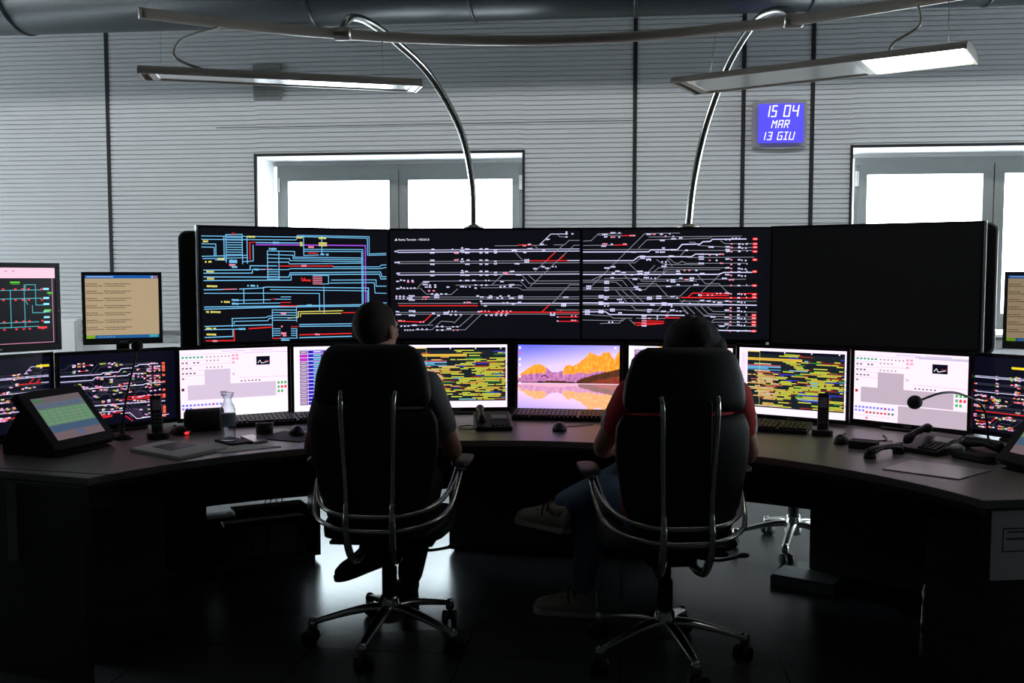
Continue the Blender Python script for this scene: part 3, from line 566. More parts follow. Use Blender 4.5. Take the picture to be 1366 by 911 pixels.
def pic_gantt(s, seed):
    rnd = random.Random(seed)
    s.rect(0, 0, 1, 1, (.98, .92, 1)); s.rect(.08, .045, .985, .895, (.07, .10, .13)); s.rect(.08, .045, .985, .075, (.03, .02, .10)); s.rect(.08, .045, .20, .06, (.98, .86, .45))
    for i in range(22): s.rect(.02, .09+i*.037, .06, .105+i*.037, (.88, .74, .88))
    for x in (.43, .68, .93): s.rect(x, .05, x+.012, .068, (.95, .92, .95))
    R = 38
    for r in range(R):
        y = .082+r*(.80/R); h = .80/R
        s.rect(.08, y+h*.78, .985, y+h*.92, (.20, .24, .25))
        dens = .16+.50*math.sin(math.pi*min(1, max(0, (r-3)/R*1.05)))
        if r in (8, 9, 10, 11):
            s.rect(.08, y+h*.1, .40 if r != 10 else .28, y+h*.85, (.75, .35, .42) if r == 8 else (.40, .72, .90) if r != 11 else (.30, .55, .70))
            x = .48
        elif r in (3, 4): s.rect(.08, y+h*.1, .60, y+h*.9, (.92, .74, .28)); x = .62
        else: x = .08+rnd.uniform(0, .12)
        while x < .97:
            nn = noise.noise(Vector((x*3.2, r*.16, seed)))
            if rnd.random() < dens+nn*.55:
                L = rnd.uniform(.04, .20); x1 = min(x+L, .985)
                q = rnd.random()
                if x < .32: c = (.93, .78, .62) if q < .45 else (.92, .72, .38) if q < .9 else (.75, .35, .25)
                else: c = (.83, .82, .27) if q < .68 else (.88, .68, .25) if q < .80 else (.22, .20, .78) if q < .885 else (.62, .13, .14) if q < .93 else (.20, .50, .22) if q < .97 else (.55, .75, .85)
                s.rect(x, y+h*.05, x1, y+h*.70, c)
                if rnd.random() < .45: s.rect(x1-.012, y, min(x1+.012, .985), y+h*.8, (.50, .10, .12))
                if rnd.random() < .35: s.rect(x, y-h*.3, x+L*.6, y+h*.1, (.25, .55, .22))
                x = x1+.004
            else: x += rnd.uniform(.03, .08)
    s.rect(.198, .06, .2005, .88, (.85, .80, .45))
def pic_wallpaper(s):
    def ridge(x):   # rock skyline, v measured down
        pts = [(0, .50), (.03, .46), (.10, .37), (.16, .31), (.22, .30), (.27, .34), (.33, .42), (.38, .43), (.45, .40), (.47, .33), (.51, .30), (.54, .33), (.60, .28), (.66, .20), (.71, .11), (.74, .12), (.77, .15), (.81, .16), (.84, .11), (.90, .10), (.93, .19), (.95, .22), (.97, .15), (1.0, .06)]
        for (a, b), (c, d) in zip(pts, pts[1:]):
            if x <= c: return b+(d-b)*(x-a)/(c-a)+.012*noise.noise(Vector((x*60, 0, 3)))
        return .06
    def hill(x): return .565-.20*max(0, (x-.58)/.42)**.75 if x > .58 else .585-.03*math.exp(-((x-.38)/.14)**2)
    def base(x, y):
        rg = ridge(x); t = noise.noise(Vector((x*34, y*16, 1))); t2 = noise.noise(Vector((x*14, y*22, 5)))
        if y < rg:
            a = min(1, max(0, 1.15-x*.9-y*.9)); b = min(1, y/.45)
            c0 = Vector((.40, .42, 1.0)); c1 = Vector((.86, .78, 1.0)); c2 = Vector((1, .86, .98))
            c = c0.lerp(c1, min(1, max(0, (1-a)*.9+b*.8))); return tuple(c.lerp(c2, b*.4))
        if y > hill(x):
            if x < .25 and y > .56: return (.06, .05, .07)
            return (.55+t*.1, .24+t2*.1, .16) if y > hill(x)+.10+.05*t2 else (.34+.12*t, .20+.06*t2, .13)
        dd = (y-rg)/max(.06, .50-rg); edge = .74+.22*t2+(.35 if (.27 < x < .45) else 0)*-1
        if dd < edge and not (.28 < x < .45):
            k = .5+.5*t; return (1.0, .50+.28*k, .10+.22*k)
        k = .5+.5*t; return (.62+.28*k, .35+.25*k, .62+.15*k)
    def fn(x, y):
        if y < .60: return base(x, y)
        if y < .613: return (.95, .80, .92)
        yy = .60-(y-.60)*1.18+.0; c = Vector(base(x+.006*math.sin(y*90), max(0, yy)))
        if yy > hill(x)-.03 and x < .6: c = Vector((.92, .62, .75))
        return tuple(c.lerp(Vector((1.0, .80, .88)), .42))
    s.grid(132, 82, fn)
    for y in (.04, .12, .22, .31, .50, .60): s.rect(.012, y-.015, .032, y+.02, (.96, .94, 1) if y != .12 else (.9, .4, .65))
    s.line([(.235, .505), (.25, .48), (.28, .475), (.29, .50), (.31, .51)], .004, (.08, .04, .05)); s.rect(.95, .02, .97, .05, (1, .95, 1))
def cmap_rand(seed):
    return random.Random(seed)
def pic_small_tracks(s, which, bar=None):
    s.rect(0, 0, 1, 1, (.035, .042, .10))
    mp0 = m3 if which == 3 else m2
    mp = lambda x, y: (lambda a: (.0+a[0]*.985, .10+a[1]*.92))(mp0(x, y))
    s.q_save = None
    draw(s, D3 if which == 3 else D2, mp, .0022, dict(CC, g=(.24, .24, .30)))
    rnd = random.Random(which)
    for item in (C3 if which == 3 else C2).split():
        a = [float(q) for q in item[1:].split(',')]; n = int(a[3]) if len(a) > 3 else 1
        for i in range(n*2):
            x = a[0]+(a[2]-a[0])*i/(n*2); u, v = mp(x, a[1]+rnd.uniform(-4, 4)); q = rnd.random()
            c = (.85, .60, .80) if q < .45 else (.90, .88, .95) if q < .6 else (.95, .35, .25) if q < .76 else (.70, .72, .25) if q < .93 else (.35, .60, .40)
            s.rect(u, v-.009, u+.014, v+.009, c)
    if which == 3:
        for y in R3: u, v = mp(1145, y); s.rect(u, v-.014, u+.026, v+.014, (.98, .38, .28))
        for k in range(5): s.line([(.53+k*.025, .80), (.60+k*.025, .93)], .0022, (.45, .35, .50))
        s.line([(.50, .86), (.58, .86), (.64, .955), (.93, .93)], .003, (.92, .82, .95)); s.line([(.54, .90), (.60, .975)], .006, (.75, .10, .22))
    if bar: s.rect(bar[0], .115, bar[1], .145, (.95, .85, .15))
def pic_diagram(s):
    s.rect(0, 0, 1, 1, (.045, .05, .075)); s.rect(0, 0, 1, .135, (.95, .78, .86)); s.line([(.975, .135), (.975, .985), (0, .985)], .0025, (.85, .55, .68))
    for x in (.10, .16, .58, .64): s.rect(x, .04, x+.02, .05, (.6, .4, .5))
    rows = {.30: (.0, .88), .41: (.0, .88), .72: (0, .85), .78: (0, .85)}
    for y, (a, b) in rows.items(): s.line([(a, y), (b, y-.01)], .003, CC['t'])
    T = CC['t']
    for x in (.10, .36, .62, .735): s.line([(x, .22 if x > .7 else .30), (x, .78)], .003, T)
    s.line([(.745, .30), (.745, .22), (.83, .22), (.83, .49), (.90, .49)], .003, T); s.line([(.80, .49), (.80, .59), (.90, .59)], .003, T); s.line([(.74, .41), (.76, .48)], .003, T)
    for x in (.20, .30, .45, .56, .66, .72, .77, .88):
        for y in (.28, .42, .70, .80): s.rect(x-.008, y-.012, x+.012, y+.010, (.90, .18, .25))
    for y in (.28, .40, .48, .58, .655, .72): s.rect(.895, y-.015, .945, y+.012, (.55, .88, .95))
    for x, y, d in ((.93, .32, .04), (.90, .55, .06), (.62, .18, .08), (.24, .2, .07)): s.rect(x, y, x+d, y+.02, (.35, .80, .20)); s.rect(x+.01, y+.03, x+d, y+.04, (.25, .5, .2))
    s.rect(.84, .775, .92, .80, (.95, .25, .28))
def pic_log(s):
    s.rect(0, 0, 1, 1, (.66, .58, .46)); s.rect(0, 0, 1, .05, (.10, .33, .62)); s.rect(.02, .018, .38, .03, (.65, .75, .85)); s.rect(.95, .008, .985, .042, (.75, .35, .30)); s.rect(.90, .008, .935, .042, (.55, .65, .75))
    s.rect(0, .95, 1, 1, (.12, .34, .55)); s.rect(0, .95, .12, 1, (.45, .62, .15)); s.rect(.86, .955, .98, .995, (.25, .60, .65))
    rnd = random.Random(3)
    for k in range(7):
        y = .13+k*.115
        for dy, segs in ((0, ((.01, .16), (.25, .62))), (.032, ((.01, .24), (.27, .54)))):
            for a, b in segs:
                x = a
                while x < b: L = rnd.uniform(.012, .04); s.rect(x, y+dy, min(b, x+L), y+dy+.012, (.30, .26, .22)); x += L+.008
    for i in range(6): s.rect(.16+i*.04, .968, .18+i*.04, .985, (.45, .55, .70))

# ---------------------------------------------------------------- monitors
DG = 'widescreen monitors standing in an arc on the control desk'
def monitor_at(P, hd, label, fn, SW=.518, SH=.324, z0=.772, bz=.016, foot=True, name='computer_monitor', group=DG, bb=.020, fm=BEZEL):
    root = empty(name, (P[0], P[1], TOP), hd, label, 'monitor', group); zb = z0-TOP
    m = MB(); W = SW/2+bz; y0, y1 = -.006, .004
    m.box(-W, W, y0, y1, zb-bb, zb); m.box(-W, W, y0, y1, zb+SH, zb+SH+bz); m.box(-W, -SW/2, y0, y1, zb, zb+SH); m.box(SW/2, W, y0, y1, zb, zb+SH)
    m.build('bezel', fm, root, bevel=.0015)
    m = MB(); m.box(-W+.002, W-.002, .004, .030, zb-bb+.002, zb+SH+bz-.002); m.box(-W*.6, W*.6, .030, .055, zb+.03, zb+SH-.04)
    m.build('back_cover', BLACKM, root, bevel=.006)
    m = MB(); m.box(-.03, .03, .055, .075, .012, zb+SH*.6); m.build('stand_neck', BLACKM, root, bevel=.004)
    m = MB(); m.prism([(x, y+.05) for x, y in rrect(.24, .18, .03)], 0, .012); m.build('stand_base', BLACKM, root, bevel=.003)
    m = MB(); m.box(W-.011, W-.006, -.0075, -.006, zb+SH*.42, zb+SH*.42+.006)
    m.box(-.018, .018, -.0075, -.006, zb-bb*.7, zb-bb*.45); m.build('badge', SILVER, root)
    s = Scr(SW, SH); fn(s); s.build('display', root, y=-.003, z=zb+SH/2); return root
MON = [(-60.1, 2.63, 'leftmost monitor on the desk, track plan with a yellow bar, behind the console', lambda s: pic_small_tracks(s, 2, (.88, .99))),
       (-48.3, 2.58, 'monitor with dense pink and red track plan, directly below the beige text monitor', lambda s: pic_small_tracks(s, 3)),
       (-36.5, 2.54, 'monitor with pinkish white control panel, behind the water bottle', lambda s: pic_controls(s, False)),
       (-24.2, 2.50, 'monitor with blue table rows half hidden by the left chair', lambda s: pic_table(s)),
       (-11.3, 2.48, 'monitor with yellow striped timetable chart to the right of the left chair', lambda s: pic_gantt(s, 5)),
       (2.0, 2.46, 'central monitor showing orange mountains mirrored in a lake', pic_wallpaper),
       (15.0, 2.48, 'monitor with blue table mostly hidden by the right chair', lambda s: pic_table(s, True)),
       (26.9, 2.58, 'monitor with yellow striped timetable chart to the right of the right chair', lambda s: pic_gantt(s, 9)),
       (38.3, 2.67, 'monitor with pinkish white control panel behind the gooseneck microphone head', lambda s: pic_controls(s, True)),
       (48.9, 2.74, 'rightmost monitor on the desk, white and red track plan with a yellow bar', lambda s: pic_small_tracks(s, 2, (.34, .80)))]
for a, R, lab, fn in MON: monitor_at(AP(R, a), -math.radians(a), lab, fn)
LG = 'square beige-text monitors raised behind the desk ends'
monitor_at((-2.385, 4.434), math.atan2(.185, .305), 'old square grey monitor with a beige text list, raised at the left', pic_log, .326, .300, 1.150, .016, group=LG, bb=.030, fm=mat('old_grey_bezel', (.06, .058, .055), .5))
monitor_at((1.885, 4.60), math.radians(-33), 'old square monitor with a beige text list at the right picture edge', lambda s: (pic_log(s), setattr(s, 'q', [(p, tuple(x*.6 for x in c)) for p, c in s.q])), .326, .300, 1.150, .016, group=LG, bb=.036, fm=mat('old_grey_bezel', (.06, .058, .055), .5))
monitor_at((-2.672, 3.90), math.atan2(.217, .135), 'black widescreen monitor with cyan line diagram at the left picture edge', pic_diagram, .518, .335, 1.147, .022, group=None, bb=.032)

# ---------------------------------------------------------------- desk and cabinets
root = empty('control_desk', (DC.x, DC.y, 0), 0, 'long curved grey control desk with a thin worktop sweeping round both chairs', 'desk')
RI, RO = 1.641, 3.12
A = [-65.35+130.7*i/48 for i in range(49)]
poly = [AP(RI, a).xy for a in A]
poly += [Vector((1.75, 3.325)), Vector((2.36, 3.48))]+[AP(RO, a).xy for a in reversed([-70+140*i/40 for i in range(41)])][1:-1]+[Vector((-3.08, 3.48)), Vector((-2.241, 3.264))]
poly = [(p[0]-DC.x, p[1]-DC.y) for p in poly]
m = MB(); m.prism(poly, TOP-.028, TOP); m.build('worktop', DESK, root, bevel=.003)
def rel(P): return [(x-DC.x, y-DC.y) for x, y in P]
m = MB(); m.prism(rel(arc_poly(RI+.001, RI+.02, -65, 65, 40)), TOP-.045, TOP-.0285); m.build('edge_strip', BLACKM, root)
m = MB(); m.prism(rel(arc_poly(RI+.10, RI+.125, -64, 64, 40)), TOP-.085, TOP-.0285); m.build('front_apron', CAB, root)
for a in (-38, -14, 12, 36, 48):
    m = MB(); m.prism(rel(arc_poly(RI+.095, RI+.10, a-4, a+4, 6)), TOP-.075, TOP-.045); m.build('apron_slot', BLACK, root)
m = MB(); m.prism(rel(arc_poly(2.70, 2.72, -62, 62, 40)), .30, TOP-.0285); m.build('back_panel', CAB, root)
m = MB(); a = Vector((-2.236, 3.267, TOP)); 
m.box(0, 1.0, -.003, .003, -.001, .0012, Matrix.Translation((-1.79-DC.x, 3.24-DC.y, TOP)) @ Matrix.Rotation(math.radians(172), 4, 'Z')); m.build('worktop_seam', BLACKM, root)

def arc_cabinet(a0, a1, r0, r1, label, open_=False, name='desk_cabinet', z1=TOP-.029):
    am = (a0+a1)/2; c = AP(r0, am); root = empty(name, c, -math.radians(am), label, 'cabinet', 'cabinets under the desk')
    W = 2*r0*math.sin(math.radians(a1-a0)/2); D = r1-r0; W2 = W/2; t = .018
    m = MB(); m.box(-W2, -W2+t, .0, D, .03, z1); m.build('side_panel', CAB, root)
    m = MB(); m.box(W2-t, W2, .0, D, .03, z1); m.build('side_panel', CAB, root)
    m = MB(); m.box(-W2+t, W2-t, D-t, D, .03, z1 if not open_ else .238); m.build('rear_panel', CAB, root)
    m = MB(); m.box(-W2, W2, .0, D, .03, .048) ; m.box(-W2+.02, W2-.02, .03, D-.02, 0, .03); m.build('plinth', BLACKM, root)
    if open_:
        m = MB(); m.box(-W2+t, W2-t, .005, D-t, .255, .272); m.build('shelf', CAB, root)
    else:
        nd = 2 if W > .6 else 1
        for k in range(nd):
            x0 = -W2+k*W/nd+.003; x1 = -W2+(k+1)*W/nd-.003
            m = MB(); m.box(x0, x1, -.018, 0, .05, z1-.002); d = m.build('door', CAB, root, bevel=.0015)
            m = MB(); hx = x1-.05 if k == 0 else x0+.04; m.box(hx, hx+.01, -.034, -.018, .45, .56); m.build('handle', BLACK, d)
    return root
arc_cabinet(-12.6, 14.5, 2.46, 2.69, 'wide dark two-door cabinet under the middle of the desk')
cabL = arc_cabinet(-41, -27.2, 2.52, 2.69, 'open dark computer bay under the desk left of the left chair', True)
arc_cabinet(29.3, 42.5, 2.56, 2.69, 'dark cabinet under the desk right of the floor box')
for a0, a1, lab in ((-60.5, -39.6, 'flat dark panel closing the desk between the left drawers and the computer bay'), (43.0, 60.5, 'flat dark panel closing the desk behind the right drawers')):
    r = empty('desk_partition_panel', AP(2.60, (a0+a1)/2), -math.radians((a0+a1)/2), lab, 'panel')
    W = 2*2.60*math.sin(math.radians(a1-a0)/2)/2+.025
    m = MB(); m.box(-W, W, 0, .02, .0, TOP-.029); m.build('board', CAB, r)
    m = MB(); m.box(-W*.33, -W*.32, -.002, 0, .03, .68); m.box(W*.33, W*.34, -.002, 0, .03, .68); m.build('joint', BLACK, r)
# computer tower lying in the bay
r = empty('computer_tower', cabL.matrix_basis @ Vector((.03, .0, .048)), cabL.rotation_euler.z, 'grey computer tower with ribbed front in the open desk bay', 'computer')
m = MB(); m.box(-.20, .20, .012, .14, 0, .19); m.build('case', BLACKM, r, bevel=.004)
TG = mat('tower_grey', (.085, .09, .09), .5)
m = MB(); m.box(-.17, -.0, .004, .012, .02, .17); m.box(.01, .15, .004, .012, .02, .17); m.build('front_panel', TG, r, bevel=.002)
m = MB()
for k in range(4): m.box(-.155+k*.026, -.143+k*.026, .001, .004, .035, .155)
m.build('rib', BLACK, r)
r = empty('network_switch', cabL.matrix_basis @ Vector((.0, .01, .272)), cabL.rotation_euler.z, 'flat black network box on the shelf of the desk bay', 'network box')
m = MB(); m.box(-.12, .24, .0, .13, 0, .022); m.build('case', BLACK, r, bevel=.003)
m = MB(); m.box(-.10, .04, -.002, 0, .006, .016); m.build('port_row', TG, r)
m = MB()
for k in range(4): m.tube(spline([(.02+k*.03, -.001, .03), (.03+k*.025, -.03, .08+.01*k), (.10+k*.01, -.02, .12), (.12+.02*k, .03, .18)], 6), .003, n=6)
m.build('cable_bundle', BLACK, r)
# drawer pedestals and end panels
def drawers(am, r0, label, sgn):
    root = empty('drawer_pedestal', AP(r0, am), -math.radians(am), label, 'drawers', 'drawer pedestals at the desk ends'); W = .17
    m = MB(); m.box(-W, W, .018, .50, .0, .56); m.build('carcass', CAB, root, bevel=.002)
    m = MB(); m.box(-W, W, .0, .50, .56, .578); m.build('top_board', CAB2, root)
    for k in range(3):
        z0 = .03+k*.176; m = MB(); m.box(-W+.002, W-.002, 0, .018, z0, z0+.171); d = m.build('drawer', CAB2, root, bevel=.0015)
        m = MB(); m.box(-.05, .05, -.004, 0, z0+.150, z0+.162); m.build('handle', BLACK, d)
drawers(-56.8, 1.83, 'dark three-drawer pedestal under the left end of the desk', 1)
drawers(56.8, 1.86, 'dark three-drawer pedestal under the right end of the desk', -1)
EP = mat('dark_end_panel', (.022, .023, .024), .6)
def end_panel(c, hd, L, label):
    root = empty('desk_end_panel', c, hd, label, 'panel', 'dark boards closing the two desk ends')
    m = MB(); m.box(0, L, .0, .03, 0, TOP-.029); m.build('board', EP, root, bevel=.002)
    return root
eL = end_panel((-1.856, 3.190, 0), math.radians(167), .95, 'dark end board of the desk at the left picture edge')
m = MB(); m.box(.30, .345, .03, .034, .42, .70); m.build('pale_strip', mat('dull_metal_strip', (.10, .10, .085), .5), eL)
eR = end_panel((1.150, 3.205, 0), math.radians(13), .95, 'dark end board of the desk carrying a white notice')
eL.rotation_euler.z = math.radians(167); 
r = empty('paper_notice', (1.156, 3.203, 0), math.radians(13), 'white notice sheet fixed to the right end board of the desk', 'notice')
m = MB(); m.box(.012, .40, -.0025, -.0005, .475, .70); m.build('sheet', PAPER, r)
INK = mat('grey_print', (.12, .13, .15), .8)
m = MB(); 
for (x0, x1, z0, z1) in ((.05, .36, .640, .644), (.05, .36, .566, .570), (.05, .054, .566, .644), (.356, .36, .566, .644), (.065, .14, .628, .633), (.065, .34, .605, .612), (.15, .33, .582, .588)): m.box(x0, x1, -.0032, -.0024, z0, z1)
m.build('printed_frame', INK, r)
r = empty('floor_box', (.695, 4.605, 0), math.radians(-28), 'low flat dark box on the floor beside the right cabinet', 'box')
FB = mat('floor_box_top', (.07, .08, .085), .4)
m = MB(); m.box(0, .30, 0, .19, 0, .045); m.build('box_body', FB, r, bevel=.004)
m = MB(); m.box(.006, .294, .006, .184, .045, .05); m.build('box_lid', FB, r, bevel=.002)

# ---------------------------------------------------------------- things on the desk
KEYS = mat('black_keys', (.03, .03, .032), .5)
def keyboard(P, hd, label):
    r = empty('keyboard', (P[0], P[1], TOP), hd, label, 'keyboard', 'black keyboards on the desk'); R = Matrix.Rotation(math.radians(5), 4, 'X')
    m = MB(); m.box(-.228, .228, 0, .155, .0, .020, R); m.box(-.2, -.17, .14, .15, -.014, 0, R); m.box(.17, .2, .14, .15, -.014, 0, R); m.build('key_tray', BLACK, r, bevel=.004)
    m = MB()
    for j in range(6):
        for i in range(21):
            x = -.222+i*.0212+(.006 if i > 14 else 0)-(.003 if i < 15 else 0)
            if j == 0 and 3 < i < 8: continue
            m.box(x, x+.0165, .010+j*.0235+(.004 if j == 5 else 0), .010+j*.0235+.018, .020, .028, R)
    m.box(-.222+4*.0212, -.222+8*.0212-.006, .010, .028, .020, .027, R)
    m.build('keys', KEYS, r)
    m = MB(); m.box(.09, .15, .147, .152, .0205, .0215, R); m.build('indicator_strip', SILVER, r)
    m = MB(); m.tube(spline([(.1, .15, .01), (.13, .17, .004), (.18, .175, .004), (.25, .15, .004), (.28, .10, .004)], 5), .0025, n=6); m.build('cable', BLACK, r)
    return r
keyboard((-.312, 4.715), math.radians(-1), 'black keyboard in front of the mountain picture monitor')
keyboard((-1.62, 4.43), math.radians(28), 'black keyboard left of the left chair')
keyboard((.60, 4.49), math.radians(-20), 'black keyboard right of the right chair under the yellow chart monitor')
def mouse(P, hd, label, led=False, cable=None):
    r = empty('computer_mouse', (P[0], P[1], TOP+(.004 if cable == 'pad' else 0)), hd, label, 'mouse', 'black computer mice')
    def fn(p, d):
        p.z = max(p.z, 0) if p.z > 0 else p.z*.02
        p.z *= 1-.25*d.y; p.x *= 1-.12*abs(d.y); return p
    m = MB(); m.ell((0, 0, .002), (.034, .058, .038), fn=fn); m.build('mouse_body', BLACK, r)
    m = MB(); m.tube([(-.004, .03, .031), (.004, .03, .031)], .009, n=12); m.build('scroll_wheel', KEYS, r)
    if led: m = MB(); m.ell((.0, -.056, .010), (.012, .004, .006)); m.build('red_light', mat('red_led', (.3, 0, 0), .4, emit=(1, .02, .02), es=2.5), r)
    if not led: m = MB(); m.tube(spline([(0, .055, .010), (.03, .10, .003), (.09, .13, .003), (.16, .17, .003)], 6), .002, n=6); m.build('cable', BLACK, r)
mouse((-.285, 4.425), math.radians(4), 'black mouse in front of the central keyboard')
mouse((-1.44, 4.17), math.radians(25), 'black mouse on the mat beside the left chair', cable='pad')
mouse((-1.97, 4.13), math.radians(60), 'black mouse glowing red beside the left cordless phone', led=True)
mouse((.925, 4.215), math.radians(-30), 'black mouse beside the small black box on the right desk')
def flat(name, poly, z, h, mt, label, cat, bevel=0.0008, part=None):
    cx = sum(p[0] for p in poly)/len(poly); cy = sum(p[1] for p in poly)/len(poly)
    r = empty(name, (cx, cy, z), 0, label, cat)
    m = MB(); m.prism([(x-cx, y-cy) for x, y in poly], 0, h); m.build(part or name+'_body', mt, r, bevel=bevel); return r, cx, cy
flat('mouse_mat', [(-1.60, 4.05), (-1.36, 3.975), (-1.29, 4.17), (-1.53, 4.25)], TOP, .004, BLACKM, 'dark mouse mat left of the left chair', 'mouse mat', part='mat')
r, cx, cy = flat('smartphone', [(-1.655, 4.055), (-1.625, 4.115), (-1.50, 3.975), (-1.54, 3.915)], TOP, .009, mat('pale_phone_shell', (.45, .42, .46), .35), 'pale smartphone lying beside the water bottle', 'phone', .003, 'shell')
m = MB(); m.prism([(x*.93+(-1.58)*.07-cx, y*.93+4.015*.07-cy) for x, y in [(-1.655, 4.055), (-1.625, 4.115), (-1.50, 3.975), (-1.54, 3.915)]], .009, .0096); m.build('phone_screen', mat('grey_glass', (.25, .24, .27), .12), r)
r, cx, cy = flat('paper_stack', [(-1.975, 3.70), (-1.93, 3.90), (-1.60, 3.775), (-1.69, 3.535)], TOP, .012, PAPER, 'loose stack of white papers on the left desk', 'papers', part='sheets')
m = MB(); m.prism([(x-cx, y-cy) for x, y in [(-1.90, 3.74), (-1.85, 3.86), (-1.74, 3.81), (-1.78, 3.66)]], .012, .0135); m.build('printed_photo', mat('dark_blue_print', (.10, .12, .16), .5), r)
m = MB(); m.prism([(x-cx, y-cy) for x, y in [(-1.72, 3.93), (-1.40, 3.86), (-1.58, 3.70), (-1.86, 3.76)]], 0, .003); m.build('loose_sheet', PAPER, r)
r, cx, cy = flat('notebook', [(-1.725, 3.945), (-1.61, 3.845), (-1.545, 3.92), (-1.69, 4.03)], TOP, .012, BLACKM, 'small black notebook under the water bottle', 'notebook', part='cover')
WB_ = (-1.652, 3.918, TOP+.0125)
r = empty('water_bottle', WB_, 0, 'clear plastic water bottle standing on the black notebook', 'bottle')
def pet_mat():
    m = bpy.data.materials.new('clear_plastic'); m.use_nodes = True; nt = m.node_tree; nt.nodes.clear()
    o = nt.nodes.new('ShaderNodeOutputMaterial'); t = nt.nodes.new('ShaderNodeBsdfTransparent'); g = nt.nodes.new('ShaderNodeBsdfGlossy'); l = nt.nodes.new('ShaderNodeLayerWeight')
    g.inputs['Roughness'].default_value = .06; t.inputs[0].default_value = (.86, .92, .95, 1); l.inputs['Blend'].default_value = .35
    x = nt.nodes.new('ShaderNodeMixShader'); nt.links.new(l.outputs['Facing'], x.inputs[0])
    nt.links.new(t.outputs[0], x.inputs[1]); nt.links.new(g.outputs[0], x.inputs[2]); nt.links.new(x.outputs[0], o.inputs[0]); return m
PET = pet_mat()
m = MB(); m.lathe([(.024, 0), (.030, .004), (.031, .02), (.029, .035), (.031, .05), (.0315, .12), (.031, .135), (.026, .15), (.017, .165), (.0155, .175), (.025, .195), (.0265, .205)], n=28); m.build('bottle_shell', PET, r)
m = MB(); m.lathe([(.0318, .062), (.0322, .065), (.0322, .112), (.0318, .115)], n=28); m.build('paper_band', mat('blue_grey_band', (.17, .22, .26), .5), r)
r = empty('pen_pot', (-1.60, 4.20, TOP), 0, 'short dark round pot behind the pale smartphone', 'pot')
m = MB(); m.lathe([(.036, 0), (.038, .003), (.038, .048), (.035, .05), (.034, .012)], n=24); m.build('pot', mat('dark_grey_plastic', (.04, .04, .042), .45), r)
m = MB(); m.lathe([(.0395, .04), (.0395, .045)], n=24); m.build('rim_band', TG, r)
r = empty('speaker_roll', (-1.90, 4.24, TOP), math.radians(27), 'black rounded speaker lying before the left control panel monitor', 'speaker')
m = MB(); m.tube([(-.085, 0, .052), (-.08, 0, .052), (.08, 0, .052), (.085, 0, .052)], [.040, .050, .052, .044], n=28); m.build('speaker_body', BLACKM, r)
m = MB(); m.box(-.06, .06, -.03, .03, 0, .012); m.build('foot', BLACK, r)
m = MB(); m.tube([(-.089, 0, .052), (-.085, 0, .052)], .036, n=20); m.build('speaker_grille', KEYS, r)
def cordless(P, hd, label):
    r = empty('cordless_phone', (P[0], P[1], TOP), hd, label, 'phone', 'cordless phones in their cradles')
    m = MB(); m.prism(rrect(.09, .10, .03), 0, .028); m.build('cradle', BLACK, r, bevel=.006)
    R = Matrix.Translation((0, .012, .02)) @ Matrix.Rotation(math.radians(-14), 4, 'X')
    m = MB(); m.prism(rrect(.048, .026, .009), .0, .165, R); h = m.build('handset', BLACK, r, bevel=.003)
    m = MB(); m.box(-.017, .017, -.0145, -.013, .10, .145, R); m.build('phone_screen', mat('grey_glass', (.25, .24, .27), .12), h)
    m = MB()
    for j in range(4):
        for i in range(3): m.box(-.017+i*.012, -.008+i*.012, -.015, -.013, .03+j*.016, .040+j*.016, R)
    m.build('phone_keys', TG, h)
cordless((-2.015, 4.02), math.radians(35), 'black cordless phone upright in its cradle near the left console')
cordless((.885, 4.425), math.radians(-14), 'black cordless phone upright in its cradle on the right desk')
def desk_phone(P, hd, label, scale=1.0, second=False):
    r = empty('desk_telephone', (P[0], P[1], TOP), hd, label, 'telephone', 'black desk telephones')
    R = Matrix.Rotation(math.radians(13), 4, 'X'); 
    m = MB(); m.add([(x, y, z) for x in (-.085, .085) for y, z in ((-.10, 0), (.10, 0), (.10, .065), (-.10, .018))], [(0, 1, 2, 3), (4, 5, 6, 7), (0, 1, 5, 4), (1, 2, 6, 5), (2, 3, 7, 6), (3, 0, 4, 7)]); m.build('phone_base', BLACK, r, bevel=.006)
    T = Matrix.Translation((0, -.10, .018)) @ R
    m = MB(); m.box(-.005, .07, .10, .15, .0005, .004, T); m.build('phone_display', mat('lcd_grey', (.28, .30, .28), .25), r)
    m = MB()
    for j in range(4):
        for i in range(4): m.box(-.01+i*.021, .004+i*.021, .02+j*.019, .032+j*.019, .0, .005, T)
    m.build('phone_buttons', TG, r)
    H = MB(); q = [(-.055, .01+i*.018, .022+.014*math.sin(math.pi*i/10)) for i in range(11)]
    H.tube([T @ Vector((x, y, z)) for x, y, z in q], [.012, .020, .018, .013, .012, .012, .012, .013, .018, .020, .012], n=14); H.build('handset', BLACK, r)
    m = MB(); m.tube(spline([(-.055, -.10, .02), (-.12, -.08, .006), (-.16, 0, .005), (-.12, .05, .005), (-.08, .03, .006)], 6), .003, n=6); m.build('cord', BLACK, r)
desk_phone((-.60, 4.47), math.radians(12), 'black desk telephone with a small display left of the central keyboard')
desk_phone((1.24, 4.06), math.radians(-48), 'black desk telephone with curved handset on the right desk')
r = empty('telephone_handset', (1.025, 3.935, TOP), math.radians(42), 'loose black handset lying beside the clear sheet on the right desk', 'handset')
m = MB(); m.tube([(-.11, 0, .016), (-.095, 0, .024), (-.07, 0, .030), (-.03, 0, .034), (.03, 0, .034), (.07, 0, .030), (.095, 0, .024), (.11, 0, .016)], [.014, .021, .018, .013, .013, .018, .021, .014], n=14, sq=.8); m.build('grip', BLACK, r)
m = MB()
for x in (-.095, .095): m.lathe([(.022, 0), (.024, .006), (.020, .02)], (x, 0, 0), n=16)
m.build('ear_cups', BLACKM, r)
